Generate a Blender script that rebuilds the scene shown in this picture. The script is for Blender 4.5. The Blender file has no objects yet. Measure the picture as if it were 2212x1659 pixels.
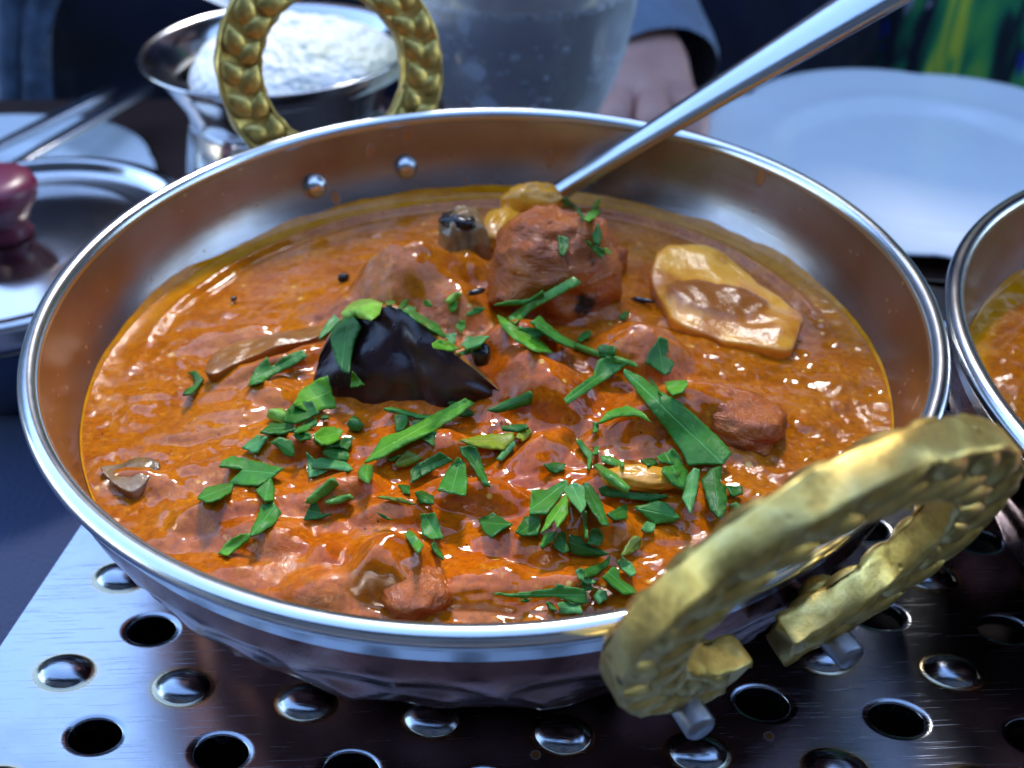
import bpy, bmesh, math, random
import numpy as np
from mathutils import Vector, Matrix, geometry
from mathutils.bvhtree import BVHTree
random.seed(7); rng = np.random.default_rng(7)
SC = bpy.context.scene; COL = SC.collection
S = 0.08            # one modelling unit = outer radius of the balti dish = 8 cm
R_ = math.radians

# ------------------------------------------------------------------ camera
W_, H_ = 2212.0, 1659.0
CY, CZ, YAW, PIT, ROL, FPX = -1.92588, 1.22063, 0.028787, 0.662807, -0.010693, 2161.363
_cy, _sy, _cp, _sp, _cr, _sr = math.cos(YAW), math.sin(YAW), math.cos(PIT), math.sin(PIT), math.cos(ROL), math.sin(ROL)
FW = np.array([_sy*_cp, _cy*_cp, -_sp]); _r = np.array([_cy, -_sy, 0.0]); _u = np.cross(_r, FW)
RT = _cr*_r + _sr*_u; UP = -_sr*_r + _cr*_u
CAM = np.array([0, CY, CZ])
cd = bpy.data.cameras.new('camera'); cam = bpy.data.objects.new('camera', cd); COL.objects.link(cam)
M = Matrix.Identity(4)
for i in range(3):
    M[i][0] = RT[i]; M[i][1] = UP[i]; M[i][2] = -FW[i]; M[i][3] = CAM[i]*S
cam.matrix_world = M
cd.sensor_width = 36; cd.lens = FPX/W_*36; cd.clip_start = 0.005; cd.clip_end = 200
cd.dof.use_dof = True; cd.dof.focus_distance = 1.88*S; cd.dof.aperture_fstop = 21.0
SC.camera = cam
SC.render.resolution_x = 1024; SC.render.resolution_y = 768

# ------------------------------------------------------------------ sky, sun, exposure
SUN_EL, SUN_AZ = R_(49), R_(8)     # azimuth measured from +y towards +x
w = bpy.data.worlds.new('World'); SC.world = w; w.use_nodes = True
nt = w.node_tree; bg = nt.nodes['Background']
sky = nt.nodes.new('ShaderNodeTexSky'); sky.sky_type = 'NISHITA'; sky.sun_disc = False
sky.sun_elevation = SUN_EL; sky.sun_rotation = SUN_AZ; sky.air_density = 1.0; sky.dust_density = 0.2; sky.ozone_density = 3.0
nt.links.new(sky.outputs[0], bg.inputs[0]); bg.inputs[1].default_value = 0.15
sl = bpy.data.lights.new('sun', 'SUN'); sl.energy = .55; sl.angle = R_(8); sl.color = (1, .95, .88)
so = bpy.data.objects.new('sun', sl); COL.objects.link(so)
sdir = Vector((math.sin(SUN_AZ)*math.cos(SUN_EL), math.cos(SUN_AZ)*math.cos(SUN_EL), math.sin(SUN_EL)))
so.rotation_euler = (-sdir).to_track_quat('-Z', 'Y').to_euler(); so.location = (0, 0, 3)
SC.view_settings.view_transform = 'Standard'; SC.view_settings.look = 'None'
SC.view_settings.exposure = 2.5; SC.view_settings.gamma = 1
SC.cycles.max_bounces = 10; SC.cycles.glossy_bounces = 5; SC.cycles.transmission_bounces = 8
SC.cycles.caustics_reflective = False; SC.cycles.caustics_refractive = True
SC.cycles.sample_clamp_indirect = 4; SC.cycles.use_denoising = True

# ------------------------------------------------------------------ helpers
def ray(x, y):
    return FW + ((x-W_/2)/FPX)*RT + ((H_/2-y)/FPX)*UP
def at(x, y, z):                       # photo pixel -> point at height z
    d = ray(x, y); t = (z-CAM[2])/d[2]; return CAM + d*t
def tag(o, label=None, cat=None, group=None, kind=None):
    for k, v in (('label', label), ('category', cat), ('group', group), ('kind', kind)):
        if v: o[k] = v
    return o
def empty(name, loc=(0, 0, 0), rz=0.0, **kw):
    o = bpy.data.objects.new(name, None); COL.objects.link(o); o.empty_display_size = .01
    o.location = Vector(loc)*S; o.rotation_euler = (0, 0, rz); return tag(o, **kw)
def mesh(name, verts, faces, mat, parent=None, smooth=True, local=True, **kw):
    """verts in modelling units, world coordinates of the parent's frame unless parent is an Empty at a location"""
    v = np.asarray(verts, float)*S
    me = bpy.data.meshes.new(name); me.from_pydata(v.tolist(), [], [tuple(int(i) for i in f) for f in faces]); me.update()
    if mat is not None:
        for m in (mat if isinstance(mat, (list, tuple)) else [mat]): me.materials.append(m)
    if smooth: me.polygons.foreach_set('use_smooth', [True]*len(me.polygons))
    o = bpy.data.objects.new(name, me); COL.objects.link(o)
    if parent is not None: o.parent = parent
    return tag(o, **kw)
def fixn(o):
    bm = bmesh.new(); bm.from_mesh(o.data); bmesh.ops.recalc_face_normals(bm, faces=bm.faces); bm.to_mesh(o.data); bm.free(); return o
def lathe(prof, n=96, c=(0, 0, 0), close=False):
    V = []; F = []; m = len(prof)
    for k in range(n):
        a = 2*math.pi*k/n
        for r, z in prof: V.append((c[0]+r*math.cos(a), c[1]+r*math.sin(a), c[2]+z))
    for k in range(n):
        k2 = (k+1) % n
        for j in range(m-1 if not close else m):
            j2 = (j+1) % m
            F.append((k*m+j, k2*m+j, k2*m+j2, k*m+j2))
    return V, F
def cap(prof_first, V, F, n, m, j):   # n-gon cap at profile index j
    F.append([k*m+j for k in range(n)])
def tube(pts, rad, n=16, flat=1.0, upv=(0, 0, 1), caps=True):
    """round or flattened tube along pts, rad list or scalar (half width), flat=height/width"""
    pts = [Vector(p) for p in pts]; V = []; F = []
    N = len(pts); rad = rad if isinstance(rad, (list, tuple)) else [rad]*N
    flat = flat if isinstance(flat, (list, tuple)) else [flat]*N
    for i, p in enumerate(pts):
        d = (pts[min(i+1, N-1)]-pts[max(i-1, 0)]).normalized()
        s = d.cross(Vector(upv)).normalized(); t = s.cross(d).normalized()
        for k in range(n):
            a = 2*math.pi*k/n
            V.append(tuple(p+s*math.cos(a)*rad[i]+t*math.sin(a)*rad[i]*flat[i]))
    for i in range(N-1):
        for k in range(n):
            F.append((i*n+k, i*n+(k+1) % n, (i+1)*n+(k+1) % n, (i+1)*n+k))
    if caps: F.append(list(range(n))[::-1]); F.append([(N-1)*n+k for k in range(n)])
    return V, F
def ball(c, r, nu=16, nv=10, sc=(1, 1, 1)):
    V = []; F = []
    for j in range(nv+1):
        th = math.pi*j/nv
        for i in range(nu):
            a = 2*math.pi*i/nu
            V.append((c[0]+r*sc[0]*math.sin(th)*math.cos(a), c[1]+r*sc[1]*math.sin(th)*math.sin(a), c[2]+r*sc[2]*math.cos(th)))
    for j in range(nv):
        for i in range(nu):
            F.append((j*nu+i, (j+1)*nu+i, (j+1)*nu+(i+1) % nu, j*nu+(i+1) % nu))
    return V, F
def join(*parts):
    V = []; F = []
    for v, f in parts:
        b = len(V); V += list(v); F += [[i+b for i in q] for q in f]
    return V, F
# vectorised value noise
_T = rng.random((256, 256))
def vn(x, y):
    x = np.asarray(x, float); y = np.asarray(y, float)
    xi = np.floor(x).astype(int); yi = np.floor(y).astype(int); fx = x-xi; fy = y-yi
    fx = fx*fx*fx*(fx*(fx*6-15)+10); fy = fy*fy*fy*(fy*(fy*6-15)+10)
    a = _T[xi & 255, yi & 255]; b = _T[(xi+1) & 255, yi & 255]; c = _T[xi & 255, (yi+1) & 255]; d = _T[(xi+1) & 255, (yi+1) & 255]
    return (a*(1-fx)+b*fx)*(1-fy)+(c*(1-fx)+d*fx)*fy*1.0-0.5
def fbm(x, y, o=4, g=.5):
    s = 0; a = 1.0; f = 1.0
    for k in range(o):
        s = s+a*vn(x*f+17.3*k, y*f-9.1*k); a *= g; f *= 2.03
    return s

# ------------------------------------------------------------------ materials
class Mat:
    def __init__(s, name):
        s.m = bpy.data.materials.new(name); s.m.use_nodes = True; s.t = s.m.node_tree
        s.b = s.t.nodes['Principled BSDF']; s.o = s.t.nodes['Material Output']
        tc = s.t.nodes.new('ShaderNodeTexCoord'); s.tc = tc
        mp = s.t.nodes.new('ShaderNodeMapping'); mp.inputs['Scale'].default_value = (1/S,)*3
        s.t.links.new(tc.outputs['Object'], mp.inputs[0]); s.co = mp.outputs[0]
    def set(s, **k):
        names = dict(color='Base Color', rough='Roughness', metal='Metallic', spec='Specular IOR Level', ior='IOR', trans='Transmission Weight',
                     sss='Subsurface Weight', sr='Subsurface Radius', ss='Subsurface Scale', coat='Coat Weight', coatr='Coat Roughness',
                     aniso='Anisotropic', sheen='Sheen Weight', sheenr='Sheen Roughness', emc='Emission Color', ems='Emission Strength', alpha='Alpha')
        for a, v in k.items():
            i = s.b.inputs[names[a]]
            if hasattr(v, 'is_output') or isinstance(v, bpy.types.NodeSocket): s.t.links.new(v, i)
            else:
                i.default_value = (*v, 1) if (i.type == 'RGBA' and len(v) == 3) else v
        return s
    def map(s, scale=(1, 1, 1), rot=(0, 0, 0), src=None):
        mp = s.t.nodes.new('ShaderNodeMapping'); mp.inputs['Scale'].default_value = scale; mp.inputs['Rotation'].default_value = rot
        s.t.links.new(src or s.co, mp.inputs[0]); return mp.outputs[0]
    def noise(s, scale=5, det=4, rough=.55, co=None, dist=0, out=0):
        n = s.t.nodes.new('ShaderNodeTexNoise'); n.inputs['Scale'].default_value = scale; n.inputs['Detail'].default_value = det
        n.inputs['Roughness'].default_value = rough; n.inputs['Distortion'].default_value = dist
        s.t.links.new(co or s.co, n.inputs['Vector']); return n.outputs[out]
    def vor(s, scale=5, co=None, feat='F1', out=0, sm=1.0, rnd=1.0):
        n = s.t.nodes.new('ShaderNodeTexVoronoi'); n.feature = feat; n.inputs['Scale'].default_value = scale
        if 'Smoothness' in n.inputs: n.inputs['Smoothness'].default_value = sm
        n.inputs['Randomness'].default_value = rnd
        s.t.links.new(co or s.co, n.inputs['Vector']); return n.outputs[out]
    def ramp(s, fac, stops, interp='LINEAR'):
        n = s.t.nodes.new('ShaderNodeValToRGB'); cr = n.color_ramp; cr.interpolation = interp
        while len(cr.elements) < len(stops): cr.elements.new(.5)
        for e, (p, c) in zip(cr.elements, stops):
            e.position = p; e.color = (*c, 1) if not isinstance(c, (int, float)) else (c, c, c, 1)
        s.t.links.new(fac, n.inputs[0]); return n.outputs[0]
    def mix(s, fac, a, b, mode='MIX'):
        n = s.t.nodes.new('ShaderNodeMix'); n.data_type = 'RGBA'; n.blend_type = mode
        for sock, v in ((n.inputs[0], fac), (n.inputs[6], a), (n.inputs[7], b)):
            if isinstance(v, bpy.types.NodeSocket): s.t.links.new(v, sock)
            elif isinstance(v, (int, float)): sock.default_value = v if sock.type == 'VALUE' else (v, v, v, 1)
            else: sock.default_value = (*v, 1)
        return n.outputs[2]
    def math(s, op, a, b=0.0, c=0.0):
        n = s.t.nodes.new('ShaderNodeMath'); n.operation = op
        for i, v in enumerate((a, b, c)):
            if isinstance(v, bpy.types.NodeSocket): s.t.links.new(v, n.inputs[i])
            else: n.inputs[i].default_value = v
        return n.outputs[0]
    def attr(s, name, out='Fac'):
        n = s.t.nodes.new('ShaderNodeAttribute'); n.attribute_name = name; return n.outputs[out]
    def sep(s, src):
        n = s.t.nodes.new('ShaderNodeSeparateXYZ'); s.t.links.new(src, n.inputs[0]); return n.outputs
    def bump(s, h, strength=.3, dist=.02, normal=None):
        n = s.t.nodes.new('ShaderNodeBump'); n.inputs['Strength'].default_value = 1.0
        if isinstance(strength, bpy.types.NodeSocket): s.t.links.new(strength, n.inputs['Strength'])
        else: n.inputs['Strength'].default_value = strength
        n.inputs['Distance'].default_value = dist*S
        s.t.links.new(h, n.inputs['Height'])
        if normal is not None: s.t.links.new(normal, n.inputs['Normal'])
        s.t.links.new(n.outputs[0], s.b.inputs['Normal']); return n.outputs[0]
def simple(name, color, rough=.5, metal=0, var=.15, nscale=6, bump=.0, bscale=30, **k):
    m = Mat(name); n = m.noise(nscale, 4)
    lo = tuple(c*(1-var) for c in color); hi = tuple(min(1, c*(1+var)) for c in color)
    m.set(color=m.ramp(n, [(.3, lo), (.7, hi)]), rough=rough, metal=metal, **k)
    if bump: m.bump(m.noise(bscale, 3), bump, .02)
    return m.m

def steel(name, color=(.72, .72, .73), rough=.28, stretch=(1, 1, 40), bumpk=.08, tint=False, smudge=None, rvar=.1, bs=6):
    m = Mat(name); co = m.map(stretch); n = m.noise(bs, 5, .7, co); sm = m.noise(2.2, 5, .6, dist=.6)
    rg = m.math('ADD', m.math('MULTIPLY', n, rvar), m.math('MULTIPLY', sm, rvar*1.6)); rg = m.math('ADD', rg, rough-rvar*1.1)
    col = m.mix(m.ramp(sm, [(.4, 0.), (.75, 1.)]), color, tuple(c*.8 for c in color))
    if tint: col = m.mix(m.attr('tint'), col, (.50, .40, .17))
    if smudge: col = m.mix(m.ramp(m.noise(3.1, 6, .65), [(.5, 0.), (.72, .75)]), col, smudge)
    m.set(color=col, rough=rg, metal=1.0); m.bump(n, bumpk, .004); return m.m

MAT = {}
MAT['rim'] = steel('polished steel rim', (.70, .71, .72), .2, (1, 1, 1), .05, bs=30)
MAT['inner'] = steel('brushed steel inside', (.40, .345, .32), .25, (1.5, 1.5, 24), .10, smudge=(.30, .17, .11), rvar=.10)
m = Mat('brushed steel inside, splashed'); co = m.map((1.5, 1.5, 24)); n = m.noise(6, 5, .7, co); sm = m.noise(2.2, 5, .6, dist=.6)
col = m.mix(m.ramp(sm, [(.4, 0.), (.75, 1.)]), (.42, .365, .34), (.33, .28, .26)); col = m.mix(m.ramp(m.noise(3.1, 6, .65), [(.48, 0.), (.70, .8)]), col, (.32, .17, .10))
dv = m.vor(9, m.map((1, 1, .55))); dc = m.vor(9, m.map((1, 1, .55)), out=1); dr = m.math('MULTIPLY', m.ramp(dv, [(.10, 1.), (.15, 0.)]), m.math('GREATER_THAN', m.sep(dc)[0], .80))
sv = m.vor(34); scc = m.vor(34, out=1); ds = m.math('MULTIPLY', m.ramp(sv, [(.12, 1.), (.2, 0.)]), m.math('GREATER_THAN', m.sep(scc)[1], .86)); spl = m.math('MAXIMUM', m.math('MULTIPLY', dr, .9), ds)
col = m.mix(spl, col, (.40, .13, .012)); m.set(color=col, metal=m.math('SUBTRACT', 1.0, m.math('MULTIPLY', spl, .95)), rough=m.math('ADD', m.math('MULTIPLY', n, .12), m.math('ADD', m.math('MULTIPLY', sm, .22), .06)))
m.bump(m.math('ADD', n, m.math('MULTIPLY', spl, 2.0)), .12, .004); MAT['inner'] = m.m
MAT['rivet'] = steel('rivet steel', (.72, .70, .70), .2, (1, 1, 1), .03, bs=20)
MAT['plate_steel'] = steel('brushed warmer steel', (.36, .385, .43), .14, (3, 60, 3), .06, tint=True, rvar=.07)
m = Mat('scratched warmer steel'); n = m.noise(6, 5, .7, m.map((3, 60, 3), (0, 0, -.18))); sm = m.noise(1.8, 6, .65, dist=.8)
sc1 = m.noise(4, 2, .5, m.map((1.2, 70, 1), (0, 0, .9))); sc2 = m.noise(4, 2, .5, m.map((1.2, 90, 1), (0, 0, -.7))); scr = m.math('MAXIMUM', m.ramp(sc1, [(.66, 0.), (.70, 1.)]), m.ramp(sc2, [(.66, 0.), (.70, 1.)]))
col = m.mix(m.ramp(sm, [(.42, 0.), (.7, 1.)]), (.34, .365, .41), (.25, .265, .30)); col = m.mix(m.attr('tint'), col, (.46, .36, .15)); dv = m.vor(13); dc = m.vor(13, out=1)
fl = m.math('MULTIPLY', m.ramp(dv, [(.10, 1.), (.16, 0.)]), m.math('GREATER_THAN', m.sep(dc)[0], .90)); col = m.mix(fl, col, (.16, .055, .01))
m.set(color=col, metal=m.math('SUBTRACT', 1.0, m.math('MULTIPLY', fl, .9)), rough=m.math('ADD', m.math('ADD', m.math('MULTIPLY', n, .08), m.math('MULTIPLY', sm, .20)), m.math('ADD', .03, m.math('MULTIPLY', scr, .12))))
m.bump(m.math('ADD', m.math('MULTIPLY', n, .5), m.math('MULTIPLY', scr, -1.0)), .12, .004); MAT['plate_steel'] = m.m
MAT['pot_steel'] = steel('polished pot steel', (.62, .60, .60), .13, (1, 1, 1), .02, bs=5, rvar=.05)
MAT['spoon'] = steel('spoon steel', (.55, .57, .60), .19, (1, 1, 1), .06, bs=40, rvar=.08)
MAT['bolt'] = steel('worn bolt steel', (.30, .29, .30), .38, (1, 1, 1), .1, bs=30)
MAT['dark_steel'] = steel('dark steel', (.05, .045, .045), .5, (1, 1, 1), .05)

m = Mat('copper outside'); n = m.noise(4, 5, .6, dist=.4)
m.set(color=m.ramp(n, [(.3, (.13, .045, .035)), (.6, (.24, .090, .070)), (.8, (.40, .24, .20))]), metal=1.0, rough=m.ramp(m.noise(9, 4), [(.3, .16), (.75, .34)]))
m.bump(m.noise(22, 4), .12, .01); MAT['copper'] = m.m

m = Mat('cast brass'); n = m.noise(14, 6, .7); big = m.noise(3.5, 3); pit = m.vor(26, rnd=1.0)
ptf = m.math('MULTIPLY', m.ramp(pit, [(.10, 1.), (.24, 0.)]), m.ramp(m.noise(6, 3), [(.5, 0.), (.6, 1.)]))
col = m.ramp(n, [(.28, (.20, .125, .030)), (.5, (.55, .39, .11)), (.72, (.76, .59, .22))])
col = m.mix(m.ramp(big, [(.5, 0.), (.75, .5)]), col, (.36, .20, .07)); col = m.mix(ptf, col, (.06, .045, .02))
m.set(color=col, metal=1.0, rough=m.ramp(n, [(.3, .52), (.7, .36)]))
h = m.math('SUBTRACT', m.math('MULTIPLY', n, .7), ptf); m.bump(h, .35, .012); MAT['brass'] = m.m

# curry: two base tones, oil, specks; gloss breaks up where the sauce is grainy
def curry_mat(name, spec2=False):
    m = Mat(name)
    big = m.noise(2.0, 5, .6, dist=.8); mid = m.noise(9, 5, .65, dist=.5); fine = m.noise(70, 3, .7); red = m.attr('red'); film = m.attr('film')
    c1 = m.ramp(mid, [(.25, (.34, .070, .002)), (.5, (.50, .130, .003)), (.75, (.62, .195, .006))])
    c2 = m.ramp(mid, [(.25, (.40, .060, .001)), (.55, (.60, .115, .002)), (.8, (.72, .175, .004))])
    rf = m.math('ADD', red, m.math('MULTIPLY', m.math('SUBTRACT', big, .5), 1.4)); rf = m.ramp(rf, [(.25, 0.), (.75, 1.)])
    col = m.mix(rf, c1, c2)
    col = m.mix(m.ramp(fine, [(.32, .60), (.55, 0.)]), col, (.22, .045, .004)); col = m.mix(m.ramp(m.noise(48, 4, .7), [(.56, 0.), (.74, .55)]), col, (.80, .32, .02))
    v = m.vor(42); vs = m.vor(42, out=1)
    sp = m.math('MULTIPLY', m.ramp(v, [(.07, 1.), (.13, 0.)]), m.math('GREATER_THAN', m.sep(vs)[0], .82)); col = m.mix(sp, col, (.05, .012, .004))
    v2 = m.vor(27); vs2 = m.vor(27, out=1)
    sp2 = m.math('MULTIPLY', m.ramp(v2, [(.12, 1.), (.22, 0.)]), m.math('GREATER_THAN', m.sep(vs2)[1], .90)); col = m.mix(sp2, col, (.75, .40, .07))
    fc = m.ramp(m.noise(20, 4, .7), [(.3, (.48, .16, .002)), (.6, (.68, .26, .003)), (.8, (.68, .34, .05))])
    col = m.mix(film, col, fc)
    m.set(color=col, rough=m.math('ADD', m.math('MULTIPLY', m.noise(16, 4, .7), .12), .03), sss=.12, sr=(.8, .25, .08), ss=.006, spec=.5, ior=1.45)
    wr = m.noise(24, 6, .68, dist=.9); wr2 = m.noise(60, 3, .6)
    msk = m.ramp(m.noise(3.0, 3), [(.47, .05), (.64, 1.)])
    hh = m.math('ADD', m.math('MULTIPLY', wr, 1.0), m.math('MULTIPLY', wr2, .16))
    b1 = m.bump(hh, m.math('MULTIPLY', msk, .30), .030)
    return m.m
MAT['curry'] = curry_mat('masala curry sauce')

m = Mat('aubergine skin'); n = m.noise(5, 4, .6)
m.set(color=m.ramp(n, [(.3, (.014, .005, .009)), (.55, (.035, .010, .010)), (.75, (.10, .030, .010))]), rough=m.ramp(m.noise(12, 3), [(.3, .22), (.7, .42)]), spec=.5)
dots = m.ramp(m.vor(38), [(.06, 1.), (.16, 0.)]); m.bump(m.math('ADD', m.noise(14, 4), m.math('MULTIPLY', dots, .9)), .3, .012); MAT['skin_aubergine'] = m.m
m = Mat('aubergine flesh'); n = m.noise(9, 5, .6, dist=.5)
m.set(color=m.ramp(n, [(.3, (.20, .060, .006)), (.6, (.36, .13, .012)), (.8, (.45, .20, .03))]), rough=.28, sss=.1, ss=.005); m.bump(m.noise(20, 4), .3, .015); MAT['flesh'] = m.m
m = Mat('grey aubergine'); n = m.noise(8, 5, .6, dist=.6)
m.set(color=m.ramp(n, [(.3, (.06, .03, .02)), (.5, (.28, .15, .05)), (.7, (.34, .24, .16))]), rough=.22); m.bump(m.noise(18, 4), .35, .02); MAT['grey_aub'] = m.m
m = Mat('browned chicken'); n = m.noise(5, 6, .65, dist=.6); ch = m.ramp(m.noise(3.3, 5, .6, dist=.8), [(.55, 0.), (.62, 1.)])
m.set(color=m.mix(ch, m.ramp(n, [(.25, (.20, .030, .002)), (.5, (.46, .095, .004)), (.75, (.62, .19, .010))]), (.014, .007, .006)), rough=m.ramp(m.noise(15, 4), [(.3, .05), (.7, .22)]), sss=.08, ss=.005)
m.bump(m.math('ADD', m.noise(22, 6, .65, dist=.7), m.math('MULTIPLY', m.noise(9, 4, .6, m.map((1, 1, 4), (.4, .5, 0)), 1.0), .8)), .6, .03); MAT['chicken'] = m.m
m = Mat('paneer'); n = m.noise(7, 5, .65, dist=.6)
col = m.ramp(n, [(.25, (.74, .20, .008)), (.48, (.90, .36, .028)), (.75, (.95, .50, .09))]); col = m.mix(m.ramp(m.noise(4.2, 4), [(.50, 0.), (.60, .9)]), col, (.52, .13, .005))
col = m.mix(m.attr('sauce'), col, (.36, .095, .008))
m.set(color=col, rough=.24, sss=.15, ss=.006, sr=(1, .5, .2)); m.bump(m.noise(16, 5, .6), .3, .016); MAT['paneer'] = m.m
MAT['clove'] = simple('dark clove', (.014, .007, .006), .25, bump=.4, bscale=20)
MAT['yolk'] = simple('yellow paneer edge', (.72, .30, .02), .25, bump=.3, bscale=18)

def leaf_mat(name, col, vein, rough=.46, mott=.25):
    m = Mat(name); uv = m.t.nodes.new('ShaderNodeUVMap').outputs[0]
    s = m.sep(uv); au = m.math('ABSOLUTE', s[1])
    mid = m.ramp(au, [(.02, 1.), (.06, 0.)])
    ph = m.math('ADD', m.math('MULTIPLY', s[0], 16.0), m.math('MULTIPLY', au, -22.0)); si = m.math('ABSOLUTE', m.math('SINE', ph))
    side = m.ramp(si, [(.0, 1.), (.12, 0.)])
    v = m.math('MAXIMUM', mid, m.math('MULTIPLY', side, .45))
    n = m.noise(14, 4, .6)
    base = m.ramp(n, [(.3, tuple(c*(1-mott) for c in col)), (.7, tuple(min(1, c*(1+mott)) for c in col))])
    m.set(color=m.mix(m.math('MULTIPLY', v, .55), base, vein), rough=rough, spec=.32, trans=0.0, sss=.1, ss=.002, sr=(.4, 1, .2))
    h = m.math('SUBTRACT', m.noise(30, 4), m.math('MULTIPLY', v, 1.2)); m.bump(h, .35, .012)
    return m.m
LM = {'d': leaf_mat('dark parsley', (.022, .115, .008), (.07, .26, .04)), 'm': leaf_mat('parsley', (.042, .185, .014), (.12, .38, .09)),
      'l': leaf_mat('pale parsley underside', (.085, .27, .065), (.22, .48, .16), .4), 'b': leaf_mat('bright parsley', (.095, .28, .012), (.24, .48, .05)),
      'y': leaf_mat('yellowing parsley', (.26, .30, .012), (.42, .40, .08), .4, .4), 's': leaf_mat('parsley stem', (.08, .24, .025), (.20, .42, .08), .3),
      'o': leaf_mat('olive parsley', (.14, .19, .012), (.30, .34, .06), .4, .5), 'z': leaf_mat('lime parsley stem', (.22, .42, .04), (.40, .60, .15), .3)}

MAT['china'] = simple('white glazed china', (.78, .80, .82), .16, var=.02)
MAT['wood'] = None
m = Mat('dark table wood'); n = m.noise(3, 6, .6, m.map((1, 8, 1))); m.set(color=m.ramp(n, [(.3, (.030, .014, .010)), (.7, (.065, .030, .022))]), rough=.42); MAT['wood'] = m.m
m = Mat('navy cloth'); n = m.noise(2, 4); m.set(color=m.ramp(n, [(.3, (.008, .020, .070)), (.7, (.013, .032, .095))]), rough=.85, sheen=.2); m.bump(m.noise(60, 2), .3, .02); MAT['navy_mat'] = m.m
m = Mat('maroon plastic'); m.set(color=m.ramp(m.noise(3), [(.3, (.12, .012, .035)), (.7, (.18, .02, .055))]), rough=.35); MAT['maroon'] = m.m
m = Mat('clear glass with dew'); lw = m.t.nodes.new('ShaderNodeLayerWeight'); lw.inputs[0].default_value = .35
painted_glow = m.math('MULTIPLY', m.ramp(lw.outputs[1], [(.2, .14), (.75, .95)]), m.ramp(m.noise(3, 4), [(.3, .55), (.7, 1.)]))  # white layer growing towards the silhouette paints brightness into the glass
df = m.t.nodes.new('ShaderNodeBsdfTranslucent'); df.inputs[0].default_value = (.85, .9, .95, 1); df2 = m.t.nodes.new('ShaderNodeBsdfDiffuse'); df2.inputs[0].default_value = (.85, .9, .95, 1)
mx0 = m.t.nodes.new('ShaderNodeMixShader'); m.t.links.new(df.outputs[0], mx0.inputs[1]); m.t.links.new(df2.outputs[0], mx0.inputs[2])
mx = m.t.nodes.new('ShaderNodeMixShader'); m.t.links.new(painted_glow, mx.inputs[0]); m.t.links.new(m.b.outputs[0], mx.inputs[1]); m.t.links.new(mx0.outputs[0], mx.inputs[2]); m.t.links.new(mx.outputs[0], m.o.inputs[0])
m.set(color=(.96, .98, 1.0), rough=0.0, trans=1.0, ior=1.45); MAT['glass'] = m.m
m = Mat('sparkling water'); m.set(color=(.98, .99, 1.0), rough=0.0, trans=1.0, ior=1.33); MAT['water'] = m.m
MAT['bubble'] = simple('gas bubble', (.75, .80, .9), .15, var=.02)
m = Mat('boiled rice'); n = m.noise(3.2, 3); n2 = m.noise(30, 2)
col = m.ramp(n2, [(.3, (.86, .86, .80)), (.6, (.93, .93, .90))]); col = m.mix(m.ramp(n, [(.50, 0.), (.64, .7)]), col, (.72, .68, .38))
m.set(color=col, rough=.5, sss=.0, ss=.02); m.bump(m.vor(26), .35, .03); MAT['rice'] = m.m
m = Mat('skin'); m.set(color=m.ramp(m.noise(4), [(.3, (.55, .27, .21)), (.7, (.66, .37, .30))]), rough=.5, sss=.2, sr=(1, .35, .2), ss=.02); MAT['skin'] = m.m
def cloth(name, a, b, sc=2.0, st=(1, 1, 1)):
    m = Mat(name); n = m.noise(sc, 5, .65, m.map(st)); m.set(color=m.ramp(n, [(.35, a), (.65, b)]), rough=.9, sheen=.25); m.bump(m.noise(1.2, 3), .5, .3); return m.m
MAT['navy'] = cloth('navy jacket', (.001, .0015, .010), (.002, .006, .055), .5)
MAT['navy2'] = cloth('dark blue jumper', (.001, .002, .012), (.002, .008, .065), .6)
MAT['black'] = cloth('black coat', (.006, .006, .009), (.014, .014, .02))
MAT['denim'] = cloth('washed denim', (.04, .07, .13), (.12, .19, .30), 2.6)
MAT['grey'] = cloth('grey knit cuff', (.13, .17, .24), (.20, .25, .34), 4)
MAT['hair'] = cloth('dark hair', (.02, .012, .008), (.05, .03, .02), 6)
m = Mat('printed dress'); co = m.map((2.6, 2.6, .62), (0, 0, 0)); 
n1 = m.noise(1.5, 2, .5, co, .9); n2 = m.noise(1.9, 2, .5, m.map((2.4, 2.4, .55), (.3, .2, .5)), 1.2); n3 = m.noise(1.7, 2, .5, m.map((3.0, 3.0, .8), (.9, .1, .2)), 1.0)
col = m.ramp(n1, [(.40, (.004, .006, .020)), (.47, (.006, .03, .035)), (.53, (.01, .20, .09)), (.60, (.08, .42, .09)), (.66, (.60, .70, .06))])
col = m.mix(m.ramp(n2, [(.60, 0.), (.64, 1.)]), col, (.015, .03, .33)); col = m.mix(m.ramp(n3, [(.64, 0.), (.68, 1.)]), col, (.45, .45, .58))
m.set(color=col, rough=.85); MAT['dress'] = m.m
m = Mat('rendered wall'); m.set(color=m.ramp(m.noise(.02, 4), [(.3, (.05, .055, .07)), (.7, (.09, .10, .12))]), rough=.9); MAT['wall'] = m.m
MAT['canvas'] = simple('navy awning canvas', (.02, .025, .05), .9)
MAT['pane'] = simple('window pane', (.02, .025, .035), .06, var=.1)
MAT['paving'] = simple('paving', (.16, .155, .15), .85, var=.2, nscale=.5)

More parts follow.
